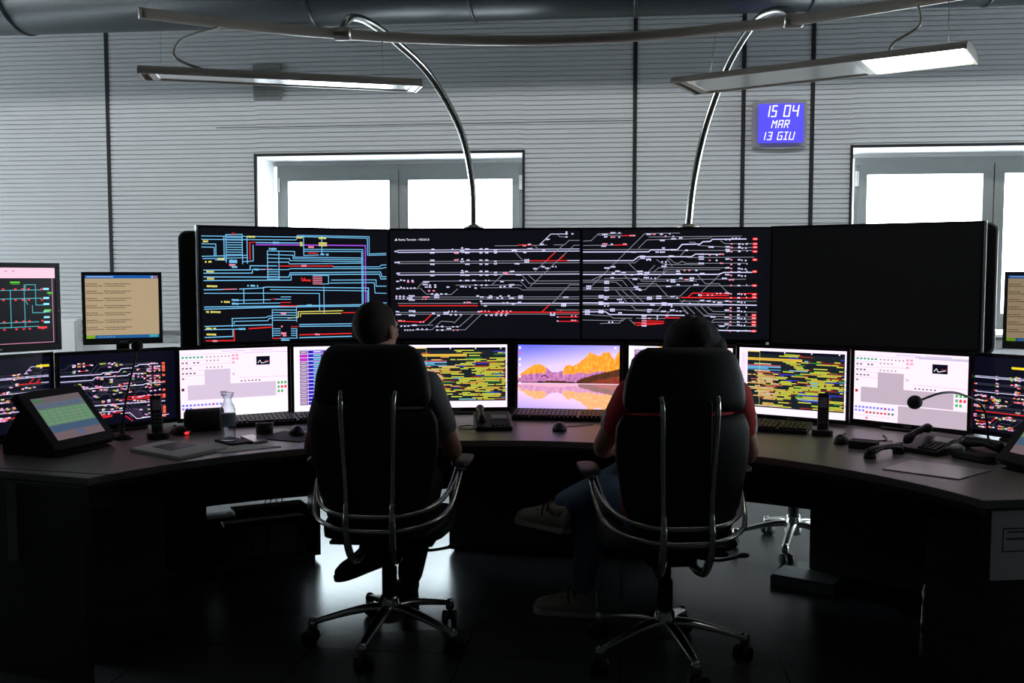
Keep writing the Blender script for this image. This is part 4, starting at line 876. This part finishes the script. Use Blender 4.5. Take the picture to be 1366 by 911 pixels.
r = empty('second_telephone', (1.385, 3.90, TOP), math.radians(-60), 'black telephone with a white side beside the right console', 'telephone')
m = MB(); m.prism(rrect(.20, .17, .04), 0, .035); m.build('phone_base', BLACK, r, bevel=.008)
m = MB(); m.tube([(-.09, 0, .05), (-.07, 0, .060), (0, 0, .066), (.07, 0, .060), (.09, 0, .05)], [.018, .024, .016, .024, .018], n=14); m.build('handset', BLACK, r)
m = MB(); m.ell((-.075, -.055, .037), (.03, .022, .014)); m.build('white_side', mat('off_white_plastic', (.45, .45, .40), .4), r)
r = empty('adapter_box', (.985, 4.10, TOP), math.radians(-25), 'small black box with a silver edge on the right desk', 'box')
m = MB(); m.box(-.055, .055, -.035, .035, 0, .032); m.build('case', BLACKM, r, bevel=.005)
m = MB(); m.box(-.05, .05, .030, .036, .030, .034); m.build('silver_edge', SILVER, r)
r = empty('desk_cables', (1.05, 4.25, TOP), 0, 'thin black cables curling under the right control panel monitor', 'cables')
m = MB(); m.tube(spline([(-.05, -.10, .004), (.0, .0, .004), (.08, .06, .004), (.10, .20, .004)], 8), .003, n=6)
m.tube(spline([(-.02, -.12, .004), (.08, -.04, .004), (.16, -.02, .004), (.24, -.10, .004)], 8), .003, n=6); m.build('cable_loops', BLACK, r)
r, cx, cy = flat('clear_sheet', [(.945, 3.65), (1.10, 3.84), (1.325, 3.66), (1.16, 3.49)], TOP, .004, mat('frosted_sheet', (.40, .40, .39), .3), 'translucent grey plastic sheet lying near the right front edge', 'sheet', part='sheet')
def console(P, hd, label, picw):
    r = empty('touch_console', (P[0], P[1], TOP), hd, label, 'console', 'touchscreen consoles at the desk ends')
    R = Matrix.Rotation(math.radians(-37), 4, 'X')   # tilted screen box, front edge at origin
    T = Matrix.Translation((0, -.02, .058)) @ Matrix.Rotation(math.radians(50), 4, 'X')
    m = MB(); m.box(-.175, .175, -.035, .25, -.04, .0, T); m.build('screen_housing', BLACKM, r, bevel=.008)
    m = MB(); m.add([(x, y, z) for x in (-.15, .15) for y, z in ((-.04, 0), (.24, 0), (.24, .05), (.16, .17), (-.02, .0))], [(0, 1, 2, 3, 4), (5, 6, 7, 8, 9), (0, 1, 6, 5), (1, 2, 7, 6), (2, 3, 8, 7), (3, 4, 9, 8), (4, 0, 5, 9)]); m.build('console_base', BLACKM, r, bevel=.004)
    s = Scr(.262, .205)
    s.rect(0, 0, 1, 1, (.36, .45, .40)); s.rect(0, 0, 1, .14, (.42, .38, .40)); s.rect(.02, .02, .22, .10, (.30, .46, .33)); s.rect(0, .14, 1, .27, (.38, .42, .46)); s.rect(0, .27, 1, .66, (.38, .50, .40)); s.rect(0, .66, 1, .82, (.27, .36, .46)); s.rect(0, .82, 1, 1, (.45, .38, .40))
    for j in range(5):
        for i in range(7): s.rect(.03+i*.138, .29+j*.073, .03+i*.138+.12, .29+j*.073+.055, (.42+.02*((i*j) % 3), .58, .45))
    for i in range(5): s.rect(.05+i*.19, .17, .05+i*.19+.13, .235, (.34, .40, .52))
    s.rect(.45, .84, .62, .95, (.36, .38, .50))
    s.q = [(p, tuple(x*.8 for x in c)) for p, c in s.q]
    d = s.build('display', r); T2 = T @ Matrix.Translation((0, .108, .0012)) @ Matrix.Rotation(math.radians(-90), 4, 'X')
    for v in d.data.vertices: v.co = T2 @ v.co
    return r
console((-2.18, 3.68), math.radians(79), 'black touchscreen console with green keys on the left desk', 0)
console((1.475, 3.60), math.radians(-68), 'black touchscreen console at the right picture edge', 0)
def gooseneck(base, pts, head, label):
    r = empty('gooseneck_microphone', base, 0, label, 'microphone', 'gooseneck microphones'); b = Vector(base); P = [Vector(p)-b for p in pts]
    m = MB(); m.lathe([(.045, 0), (.045, .008), (.03, .018), (.012, .022), (.010, .05)], n=20); m.build('weighted_foot', BLACK, r)
    m = MB(); m.tube(spline([(0, 0, .02)]+P, 8), .0045, n=10); m.build('gooseneck', BLACK, r)
    d = (P[-1]-P[-2]).normalized(); c = P[-1]+d*.02
    m = MB(); m.ell(c, (head, head, head*1.1), M=d.to_track_quat('Z', 'Y').to_matrix().to_4x4()); m.build('foam_ball', BLACKM, r)
gooseneck((-2.16, 3.985, TOP), [(-2.15, 3.98, .84), (-2.12, 3.965, .95), (-2.075, 3.935, 1.06), (-2.055, 3.925, 1.13)], .024, 'gooseneck microphone with foam ball rising behind the left console')
gooseneck((1.47, 4.10, TOP), [(1.465, 4.09, .82), (1.41, 4.0, .93), (1.30, 3.90, .99), (1.20, 3.82, 1.005), (1.10, 3.765, .98)], .026, 'gooseneck microphone arching across the right control panel monitor')
r = empty('floor_bottle', (1.245, 4.03, 0), 0, 'clear plastic bottle standing on the floor beside the right drawers', 'bottle')
m = MB(); m.lathe([(.030, 0), (.036, .006), (.037, .05), (.034, .08), (.037, .11), (.036, .17), (.026, .20), (.014, .225), (.014, .24)], n=24); m.build('bottle_shell', PET, r)
m = MB(); m.lathe([(.0155, .238), (.0155, .255), (.013, .257)], n=16); m.build('cap', WHITE, r)

# ---------------------------------------------------------------- chairs
def pad(w, h, t, curve=0., prof=None, n=24, k=14, crown=.35):
    """upholstered pad in the XZ plane, front towards +Y; prof(v) gives half width factor"""
    vs = []; fs = []
    def P(u, v, side):
        a = u*math.pi/2; sx = math.sin(a)
        wv = (prof(v) if prof else 1.0); x = w/2*wv*sx; z = h*v
        e = (max(0, math.cos(a))**.30)*(max(0, 1-(2*v-1)**6)**.5)
        y = side*t/2*e+curve*(x/(w/2))**2
        return (x, y, z)
    idx = {}
    for side in (1, -1):
        for j in range(k+1):
            v = .5-.5*math.cos(math.pi*j/k)
            for i in range(n+1):
                u = -1+2*i/n; vs.append(P(u, v, side)); idx[(side, j, i)] = len(vs)-1
        for j in range(k):
            for i in range(n):
                q = [idx[(side, j, i)], idx[(side, j, i+1)], idx[(side, j+1, i+1)], idx[(side, j+1, i)]]
                fs.append(tuple(q if side == -1 else q[::-1]))
    for j in range(k):
        for i in (0, n): fs.append((idx[(1, j, i)], idx[(-1, j, i)], idx[(-1, j+1, i)], idx[(1, j+1, i)]))
    for i in range(n):
        for j in (0, k): fs.append((idx[(1, j, i)], idx[(-1, j, i)], idx[(-1, j, i+1)], idx[(1, j, i+1)]))
    return vs, fs
def lerpt(T, v):
    for (a, b), (c, d) in zip(T, T[1:]):
        if v <= c: q = (v-a)/(c-a); q = q*q*(3-2*q)*.5+q*.5; return b+(d-b)*q
    return T[-1][1]
def base_star(root, off, hub_z=.165, R=.30):
    m = MB(); m.lathe([(.040, .085), (.046, .10), (.046, .145), (.038, .175), (.032, .19)], n=24); m.build('hub', CHROME, root)
    m = MB(); m.lathe([(.030, .19), (.030, .30), (.022, .305), (.022, .40)], n=20); m.build('gas_column', BLACK, root)
    for k in range(5):
        a = math.radians(off+72*k); d = Vector((math.cos(a), math.sin(a), 0))
        pts = [d*.03+Vector((0, 0, .140)), d*.09+Vector((0, 0, .138)), d*.16+Vector((0, 0, .125)), d*.24+Vector((0, 0, .105)), d*R+Vector((0, 0, .088))]
        m = MB(); m.tube(spline(pts, 4), [.030-.015*i/16 for i in range(17)], n=14, sq=.62, up=(0, 0, 1)); L = m.build('leg', CHROME, root)
        m = MB(); m.lathe([(.012, .058), (.017, .066), (.019, .09), (.012, .104), (.004, .107)], d*R, n=14); m.build('tip_cap', CHROME, L)
        ca = a+.8+k; q = Vector((math.cos(ca), math.sin(ca), 0)); w_ = MB(); c = d*R-q*.012
        ax = Vector((-q.y, q.x, 0))
        for sgn in (-1, 1):
            w_.tube([c+Vector((0, 0, .030))+ax*sgn*.008, c+Vector((0, 0, .030))+ax*sgn*.013, c+Vector((0, 0, .030))+ax*sgn*.027, c+Vector((0, 0, .030))+ax*sgn*.030], [.026, .030, .030, .026], n=20)
        w_.tube([c+Vector((0, 0, .030))-ax*.01, c+Vector((0, 0, .030))+ax*.01], .008, n=8); w_.tube([c+Vector((0, 0, .03)), d*R+Vector((0, 0, .065))], .010, n=10)
        w_.build('caster', BLACK, L)
def office_chair(c, hd, off, label):
    root = empty('office_chair', (c[0], c[1], 0), hd, label, 'chair', 'black leather swivel chairs at the desk')
    base_star(root, off-math.degrees(hd))
    m = MB(); m.box(-.09, .09, -.13, .12, .385, .43); m.tube([(-.11, -.02, .405), (.11, -.02, .405)], .02, n=12); m.build('tilt_mechanism', BLACKM, root, bevel=.01)
    # seat
    vs, fs = pad(.50, .47, .085, 0, lambda v: lerpt([(0, .74), (.15, .93), (.5, 1), (.85, .95), (1, .82)], v)); M = Matrix.Translation((0, -.19, .475)) @ Matrix.Rotation(math.radians(-90), 4, 'X') @ Matrix.Scale(-1, 4, (0, 0, 1)) 
    M = Matrix(((1, 0, 0, 0), (0, 0, 1, -.19), (0, 1, 0, .475), (0, 0, 0, 1)))
    m = MB(); m.add([M @ Vector(p) for p in vs], fs, True); m.build('seat', LEATHER, root)
    m = MB(); m.box(-.20, .20, -.15, .22, .425, .44); m.build('seat_pan', BLACK, root, bevel=.006)
    # back
    vs, fs = pad(.475, .46, .065, .055, lambda v: lerpt([(0, .60), (.10, .74), (.35, .90), (.7, 1.0), (.9, .99), (1, .90)], v)); M = Matrix.Translation((0, -.255, .505)) @ Matrix.Rotation(math.radians(5), 4, 'X')
    m = MB(); m.add([M @ Vector(p) for p in vs], fs, True); m.build('backrest', LEATHER, root)
    vs, fs = pad(.43, .225, .075, .03, lambda v: lerpt([(0, .93), (.15, 1.0), (.45, .97), (.8, .86), (.93, .76), (1, .62)], v)); M = Matrix.Translation((0, -.285, .975)) @ Matrix.Rotation(math.radians(-3), 4, 'X')
    m = MB(); m.add([M @ Vector(p) for p in vs], fs, True); m.build('headrest', LEATHER, root)
    for s in (-1, 1):
        m = MB(); m.tube(spline([(s*.098, -.322, 1.035), (s*.096, -.338, 1.0), (s*.094, -.338, .93), (s*.090, -.325, .80), (s*.086, -.318, .68), (s*.084, -.315, .60)], 6), .0095, n=12); m.build('support_rod', CHROME, root)
        m = MB(); m.tube(spline([(s*.084, -.315, .625), (s*.084, -.322, .60), (s*.084, -.325, .54), (s*.083, -.31, .47), (s*.08, -.26, .41), (s*.076, -.18, .388), (s*.07, -.10, .395)], 6), [.014]*9+[.017]*28, n=12, sq=.8); m.build('lower_rod', CHROME, root)
    m = MB(); m.prism(rrect(.165, .34, .03), -.012, .012, Matrix.Translation((0, -.305, .86)) @ Matrix.Rotation(math.radians(92), 4, 'X')); m.build('spine_panel', BLACKM, root, bevel=.004)
    for dz, dr in ((0, 0), (-.052, .012)):
        H = [(.268, .03, .700), (.264, -.04, .665), (.250, -.12, .625), (.215, -.21, .598), (.15, -.285, .585), (.084, -.315, .580), (0, -.322, .579)]
        H = [(x+(dr if x > .2 else 0), y-dr*.5, z+dz*(1 if i > 1 else .35+.3*i)) for i, (x, y, z) in enumerate(H)]
        H = H+[(-x, y, z) for x, y, z in reversed(H[:-1])]
        m = MB(); m.tube(spline(H, 6), .0095, n=12); m.build('arm_hoop', CHROME, root)
    for s in (-1, 1):
        vs, fs = pad(.075, .22, .024, 0, lambda v: lerpt([(0, .6), (.2, 1), (.8, 1), (1, .65)], v)); M = Matrix(((1, 0, 0, s*.285), (0, 0, 1, -.06), (0, 1, 0, .722), (0, 0, 0, 1)))
        m = MB(); m.add([M @ Vector(p) for p in vs], fs, True); m.build('armrest', mat('dark_armrest', (.045, .04, .04), .5), root)
        m = MB(); m.box(s*.285-.02, s*.285+.02, -.0, .10, .692, .710); m.build('armrest_bracket', CHROME, root, bevel=.004)
    m = MB(); m.tube(spline([(.08, -.05, .405), (.17, -.10, .40), (.26, -.10, .415)], 6), .006, n=8); m.ell((.27, -.10, .417), (.022, .010, .010)); m.build('lever', BLACK, root)
    return root
office_chair((-.908, 3.700), math.radians(1), 48, 'black high-back leather chair on the left, occupied by the person in grey')
office_chair((.165, 3.655), math.radians(11), 1.5, 'black high-back leather chair on the right, occupied by the person in red')
# third chair behind the desk, seen only below it
root = empty('swivel_chair', (.905, 5.225, 0), math.radians(157), 'empty swivel chair on the far side of the desk, five-star base showing under it', 'chair')
base_star(root, 37-157+0, R=.30)
m = MB(); m.box(-.09, .09, -.12, .12, .385, .42); m.build('tilt_mechanism', BLACKM, root, bevel=.01)
FAB = mat('dark_blue_fabric', (.02, .025, .04), .85)
vs, fs = pad(.46, .44, .07, 0, lambda v: lerpt([(0, .8), (.2, .97), (.8, .97), (1, .8)], v)); M = Matrix(((1, 0, 0, 0), (0, 0, 1, -.20), (0, 1, 0, .455), (0, 0, 0, 1)))
m = MB(); m.add([M @ Vector(p) for p in vs], fs, True); m.build('seat', FAB, root)
vs, fs = pad(.42, .42, .06, .04, lambda v: lerpt([(0, .8), (.2, .97), (.8, .97), (1, .8)], v)); M = Matrix.Translation((0, -.27, .56))
m = MB(); m.add([M @ Vector(p) for p in vs], fs, True); m.build('backrest', FAB, root)
m = MB(); m.tube(spline([(0, -.08, .40), (0, -.24, .40), (0, -.31, .48), (0, -.31, .65)], 6), .016, n=10); m.build('back_bar', BLACK, root)

# ---------------------------------------------------------------- people
SKIN1 = mat('tanned_skin', (.42, .22, .14), .55); SKIN2 = mat('warm_skin', (.45, .24, .16), .55)
def head_shape(m, c, R, s=1.0):
    """c = centre of the skull, R rotates face (+Y) ; adds skull, jaw, nose, brow, lips, ears"""
    T = Matrix.Translation(c) @ R.to_4x4()
    def E(p, r): m.ell((0, 0, 0), [q*s for q in r], M=T @ Matrix.Translation(Vector(p)*s))
    E((0, -.012, .02), (.074, .094, .088)); E((0, .022, -.035), (.060, .066, .078)); E((0, .045, -.075), (.036, .034, .034)); E((0, .070, .030), (.050, .024, .016))
    m.tube([T @ (Vector(p)*s) for p in ((0, .082, .028), (0, .094, .008), (0, .106, -.012), (0, .100, -.020))], [.007*s, .010*s, .013*s, .009*s], n=8, round_=True)
    E((0, .084, -.045), (.022, .012, .007)); E((0, .082, -.054), (.019, .011, .006)); E((.034, .064, -.012), (.022, .018, .018)); E((-.034, .064, -.012), (.022, .018, .018))
    for q in (-1, 1):
        E((q*.077, -.005, -.006), (.007, .017, .028)); E((q*.079, -.010, .006), (.008, .019, .018)); E((q*.075, .004, -.025), (.006, .010, .010))
def hand(m, w, d, up, side, curl=.6, s=1.0):
    """w wrist, d pointing direction, up back of the hand, side = towards thumb"""
    d = Vector(d).normalized(); up = Vector(up); up = (up-d*up.dot(d)).normalized(); th = Vector(side); th = (th-d*th.dot(d)-up*th.dot(up)).normalized(); w = Vector(w)
    for k in range(4):
        q = (.030-.0195*k); m.tube([w+th*q*.5, w+d*.045+th*q*.9, w+d*.088+th*q], [.017, .016, .012], n=10, round_=True)
        L = (.072, .080, .074, .058)[k]; b = w+d*.088+th*q; a1 = curl*.5; a2 = curl*1.4; a3 = curl*2.0
        def dr(a): return d*math.cos(a)-up*math.sin(a)
        p1 = b+dr(a1)*L*.45; p2 = p1+dr(a2)*L*.32; p3 = p2+dr(a3)*L*.23
        m.tube([b, p1, p2, p3], [.0098, .0092, .0084, .0072], n=10, round_=True)
    b = w+d*.02+th*.026; p1 = b+(d*.6+th*.7-up*.2).normalized()*.042; p2 = p1+(d*.9+th*.35-up*.3).normalized()*.032; p3 = p2+(d*.95+th*.1-up*.3).normalized()*.022
    m.tube([b, p1, p2, p3], [.016, .0125, .011, .009], n=10, round_=True)
def limb(m, pts, rad, n=16): m.tube(spline(pts, 5), [rad[min(int(i/5), len(rad)-1)]+(rad[min(int(i/5)+1, len(rad)-1)]-rad[min(int(i/5), len(rad)-1)])*((i/5) % 1) for i in range((len(pts)-1)*5+1)], n=n, round_=True)
def torso(m, pel, chest, neck, sw, g=0., top=True, rot=None):
    """pelvis to shoulders, elliptical sections"""
    pel, chest, neck = Vector(pel), Vector(chest), Vector(neck); X = Vector(rot or (1, 0, 0)).normalized()
    secs = [(pel+Vector((0, 0, -.05)), .155, .115), (pel+Vector((0, 0, .05)), .165, .125), (pel.lerp(chest, .5), .150, .112), (chest, .168, .120), (chest+(neck-chest)*.45, sw*.92, .105), (chest+(neck-chest)*.78, sw*.70, .075), (neck, .062, .058)]
    if not top: secs = secs[:-1]
    n = 20; vs = []
    for c, a, b in secs:
        Y = Vector((-X.y, X.x, 0))
        for k in range(n): t = 2*math.pi*k/n; vs.append(c+X*math.cos(t)*(a+g)+Y*math.sin(t)*(b+g))
    fs = [(i*n+k, i*n+(k+1) % n, (i+1)*n+(k+1) % n, (i+1)*n+k) for i in range(len(secs)-1) for k in range(n)]+[tuple(range(n)), tuple((len(secs)-1)*n+k for k in range(n))]
    m.add(vs, fs, True)
def shoe(parent, ankle, toe_dir, up, mt, sole_mt, L=.27):
    f = Vector(toe_dir).normalized(); u = Vector(up); u = (u-f*u.dot(f)).normalized(); s = f.cross(u); A = Vector(ankle)
    M = Matrix(((s.x, f.x, u.x, A.x), (s.y, f.y, u.y, A.y), (s.z, f.z, u.z, A.z), (0, 0, 0, 1)))
    def fn(w0, g=0):
        out = []
        for t, hw in ((0, .028), (.06, .034), (.25, .036), (.5, .038), (.72, .046), (.88, .042), (.97, .026), (1, .008)): out.append((-hw-g, -.06+L*t))
        return out+[(-x, y) for x, y in reversed(out)]
    m = MB(); m.prism(fn(0, .003), -.098, -.072, M); m.build('sole', sole_mt, parent, bevel=.004)
    m = MB(); secs = [(-.062, .026, .080), (-.045, .036, .100), (-.01, .040, .106), (.03, .040, .098), (.07, .042, .078), (.12, .046, .058), (.165, .044, .046), (.195, .030, .030), (.207, .010, .010)]
    vs = []; n = 14
    for y, a, h in secs:
        for k in range(n):
            t = 2*math.pi*k/n; z = -.074+(h*max(0, math.sin(t)) if math.sin(t) > 0 else .002*math.sin(t)); vs.append(M @ Vector((a*math.cos(t), y, z)))
    m.add(vs, [(i*n+k, i*n+(k+1) % n, (i+1)*n+(k+1) % n, (i+1)*n+k) for i in range(len(secs)-1) for k in range(n)]+[tuple(range(n)), tuple((len(secs)-1)*n+k for k in range(n))], True)
    m.lathe([(.040, -.02), (.044, .0), (.043, .02)], (0, -.015, -.005), n=16, M=M)
    m.build('sneaker', mt, parent)
    m = MB()
    for k in range(4): y = .03+k*.026; zt = .027-.019*k; m.tube([M @ Vector((-.036, y-.006, zt-.045)), M @ Vector((-.026, y, zt-.008)), M @ Vector((0, y+.004, zt+.004)), M @ Vector((.026, y, zt-.008)), M @ Vector((.036, y-.006, zt-.045))], .0042, n=6)
    m.build('laces', BLACKM, parent)
def person(root, b, sh, mat_skin, mat_shirt, mat_tr):
    """b: dict of joints"""
    B = {k: Vector(v)-root.location for k, v in b.items()}
    R = Matrix.Rotation(sh['yaw'], 3, 'Z') @ Matrix.Rotation(sh.get('pitch', 0), 3, 'X')
    m = MB(); torso(m, B['pelvis'], B['chest'], B['neck'], .20)
    m.tube([B['neck']+Vector((0, 0, -.04)), B['neck']+Vector((0, .01, .03)), B['head']+Vector((0, 0, -.02))], [.062, .056, .052], n=16)
    head_shape(m, B['head'], R)
    for s in 'lr':
        limb(m, [B['sh'+s], B['sh'+s].lerp(B['el'+s], .4), B['el'+s], B['el'+s].lerp(B['wr'+s], .35), B['wr'+s]], [.052, .046, .037, .036, .024])
        hand(m, B['wr'+s], b['hd'+s], b['hu'+s], (1 if s == 'l' else -1, .2, 0), .6)
        limb(m, [B['hip'+s], B['hip'+s].lerp(B['kn'+s], .5), B['kn'+s], B['kn'+s].lerp(B['an'+s], .35), B['an'+s]], [.080, .068, .052, .050, .034])
        m.tube([B['an'+s], B['an'+s]+Vector(b['ft'+s]).normalized()*.03-Vector((0, 0, .035)), B['an'+s]+Vector(b['ft'+s]).normalized()*.09-Vector((0, 0, .055))], [.031, .024, .014], n=10, round_=True)
    m.build('person_body', mat_skin, root, remesh=.0065, smoothn=3)
    m = MB(); torso(m, B['pelvis']+Vector((0, 0, .02)), B['chest'], B['neck']-Vector((0, 0, .012)), .20, .013)
    for s in 'lr': limb(m, [B['sh'+s], B['sh'+s].lerp(B['el'+s], .35), B['sh'+s].lerp(B['el'+s], sh['sleeve'])], [.066, .062, .056])
    m.build('shirt', mat_shirt, root, remesh=.009, smoothn=4)
    m = MB(); torso(m, B['pelvis']-Vector((0, 0, .03)), B['pelvis']+Vector((0, 0, .13)), B['pelvis']+Vector((0, 0, .18)), .13, .006, False)
    for s in 'lr': limb(m, [B['hip'+s], B['hip'+s].lerp(B['kn'+s], .5), B['kn'+s], B['kn'+s].lerp(B['an'+s], .4), B['kn'+s].lerp(B['an'+s], .90)], [.096, .084, .070, .066, .056])
    m.build('trousers', mat_tr, root, remesh=.009, smoothn=4)
    m = MB(); T = Matrix.Translation(B['head']) @ R.to_4x4()
    def hairfn(p, d):
        k = noise.noise(Vector((d.x*4, d.y*4, d.z*4+sh['seed'])))*sh['rough']; p = p*(1+k)
        if d.y > .35 and d.z < .55: p.y = min(p.y, .068); p *= .93
        return p
    hs = sh['hair']; m.ell((0, 0, 0), hs[0], M=T @ Matrix.Translation(hs[1]), fn=hairfn, nu=36, nv=24)
    for p, r in hs[2]: m.ell((0, 0, 0), r, M=T @ Matrix.Translation(p), nu=16, nv=10)
    m.build('hair', sh['hmat'], root, remesh=.007, smoothn=2)
    for s in (-1, 1):
        m = MB(); m.ell((0, 0, 0), (.011, .011, .011), M=T @ Matrix.Translation((s*.031, .079, .006))); m.build('eye', mat('eye_white', (.35, .33, .32), .4), root)
HAIR1 = mat('short_dark_hair', (.028, .020, .016), .8, bump=.6, bscale=500); HAIR2 = mat('bushy_black_hair', (.006, .005, .005), .85, bump=.6, bscale=300)
SH1 = mat('grey_t_shirt', (.16, .165, .17), .85); SH2 = mat('red_polo_shirt', (.55, .03, .03), .8); JE1 = mat('dark_trousers', (.02, .022, .03), .8); JE2 = mat('blue_jeans', (.10, .17, .26), .85)
r = empty('person', (-.915, 3.68, 0), 0, 'person in a grey t-shirt with short dark hair seated in the left chair', 'person', 'operators seated at the desk')
bj = dict(pelvis=(-.915, 3.64, .58), chest=(-.92, 3.63, .88), neck=(-.935, 3.655, 1.09), head=(-.945, 3.675, 1.235),
    shl=(-1.105, 3.63, 1.02), ell=(-1.205, 3.68, .775), wrl=(-1.09, 3.90, .80), shr=(-.745, 3.65, 1.02), elr=(-.655, 3.70, .775), wrr=(-.73, 3.93, .79),
    hipl=(-1.00, 3.68, .585), knl=(-1.04, 4.10, .56), anl=(-1.03, 3.93, .325), hipr=(-.83, 3.68, .585), knr=(-.84, 4.12, .56), anr=(-.93, 4.13, .098),
    hdl=(.35, .9, .0), hul=(0, 0, 1), hdr=(-.35, .9, 0), hur=(0, 0, 1), ftl=(-.62, -.75, -.1), ftr=(-.5, .8, 0))
person(r, bj, dict(yaw=math.radians(-24), pitch=math.radians(-5), sleeve=.62, seed=1, rough=.02, hmat=HAIR1, hair=((.079, .098, .090), (0, -.014, .024), [])), SKIN1, SH1, JE1)
BLKS = mat('black_shoe', (.012, .012, .013), .6)
rl = r.location
shoe(r, Vector(bj['anl'])-rl, (-.62, -.75, -.10), (-.1, .15, 1), BLKS, BLKS); shoe(r, Vector(bj['anr'])-rl, (-.45, .8, 0), (0, 0, 1), BLKS, BLKS)
r = empty('person', (.17, 3.66, 0), 0, 'person in a red shirt and blue jeans with crossed legs seated in the right chair', 'person', 'operators seated at the desk')
bj = dict(pelvis=(.17, 3.62, .58), chest=(.20, 3.63, .87), neck=(.235, 3.66, 1.065), head=(.258, 3.715, 1.188),
    shl=(.035, 3.65, 1.00), ell=(-.075, 3.76, .785), wrl=(.04, 3.98, .745), shr=(.415, 3.68, 1.00), elr=(.475, 3.72, .78), wrr=(.33, 3.93, .77),
    hipl=(.08, 3.68, .575), knl=(-.10, 4.08, .535), anl=(-.165, 4.08, .100), hipr=(.26, 3.68, .585), knr=(.10, 4.10, .645), anr=(-.265, 3.99, .485),
    hdl=(.5, .8, -.1), hul=(0, 0, 1), hdr=(-.6, .7, 0), hur=(0, 0, 1), ftl=(-1, .12, 0), ftr=(-.80, .55, 0))
person(r, bj, dict(yaw=math.radians(4), pitch=math.radians(-12), sleeve=.55, seed=4, rough=.05, hmat=HAIR2, hair=((.106, .112, .096), (.0, -.012, .010), [((-.070, -.03, -.03), (.048, .06, .05)), ((.080, -.03, -.025), (.048, .06, .05)), ((.100, -.03, -.005), (.024, .04, .030))])), SKIN2, SH2, JE2)
rl = r.location
TAN = mat('cream_sneaker', (.40, .37, .30), .7); CRM = mat('cream_sole', (.50, .47, .40), .6)
shoe(r, Vector(bj['anl'])-rl, (-1, .12, 0), (0, 0, 1), TAN, CRM); shoe(r, Vector(bj['anr'])-rl, (-.80, .55, .02), (.05, .1, 1), TAN, CRM)
m = MB(); a = Vector(bj['anr'])-rl; k = Vector(bj['knr'])-rl
m.tube([a.lerp(k, .02), a.lerp(k, .16)], [.040, .044], n=14); m.build('sock', mat('red_sock', (.50, .08, .05), .8), r)
WST = mat('white_sleeve_stripe', (.6, .6, .58), .8)
for s, o2 in (('l', -1), ('r', 1)):
    a = Vector(bj['sh'+s])-rl; e = Vector(bj['el'+s])-rl; m = MB()
    m.tube([a.lerp(e, .18)+Vector((o2*.020, -.0, .0)), a.lerp(e, .36)+Vector((o2*.020, 0, 0)), a.lerp(e, .55)+Vector((o2*.016, 0, 0))], [.036, .044, .042], n=16, round_=True); m.build('white_stripe', WST, r)
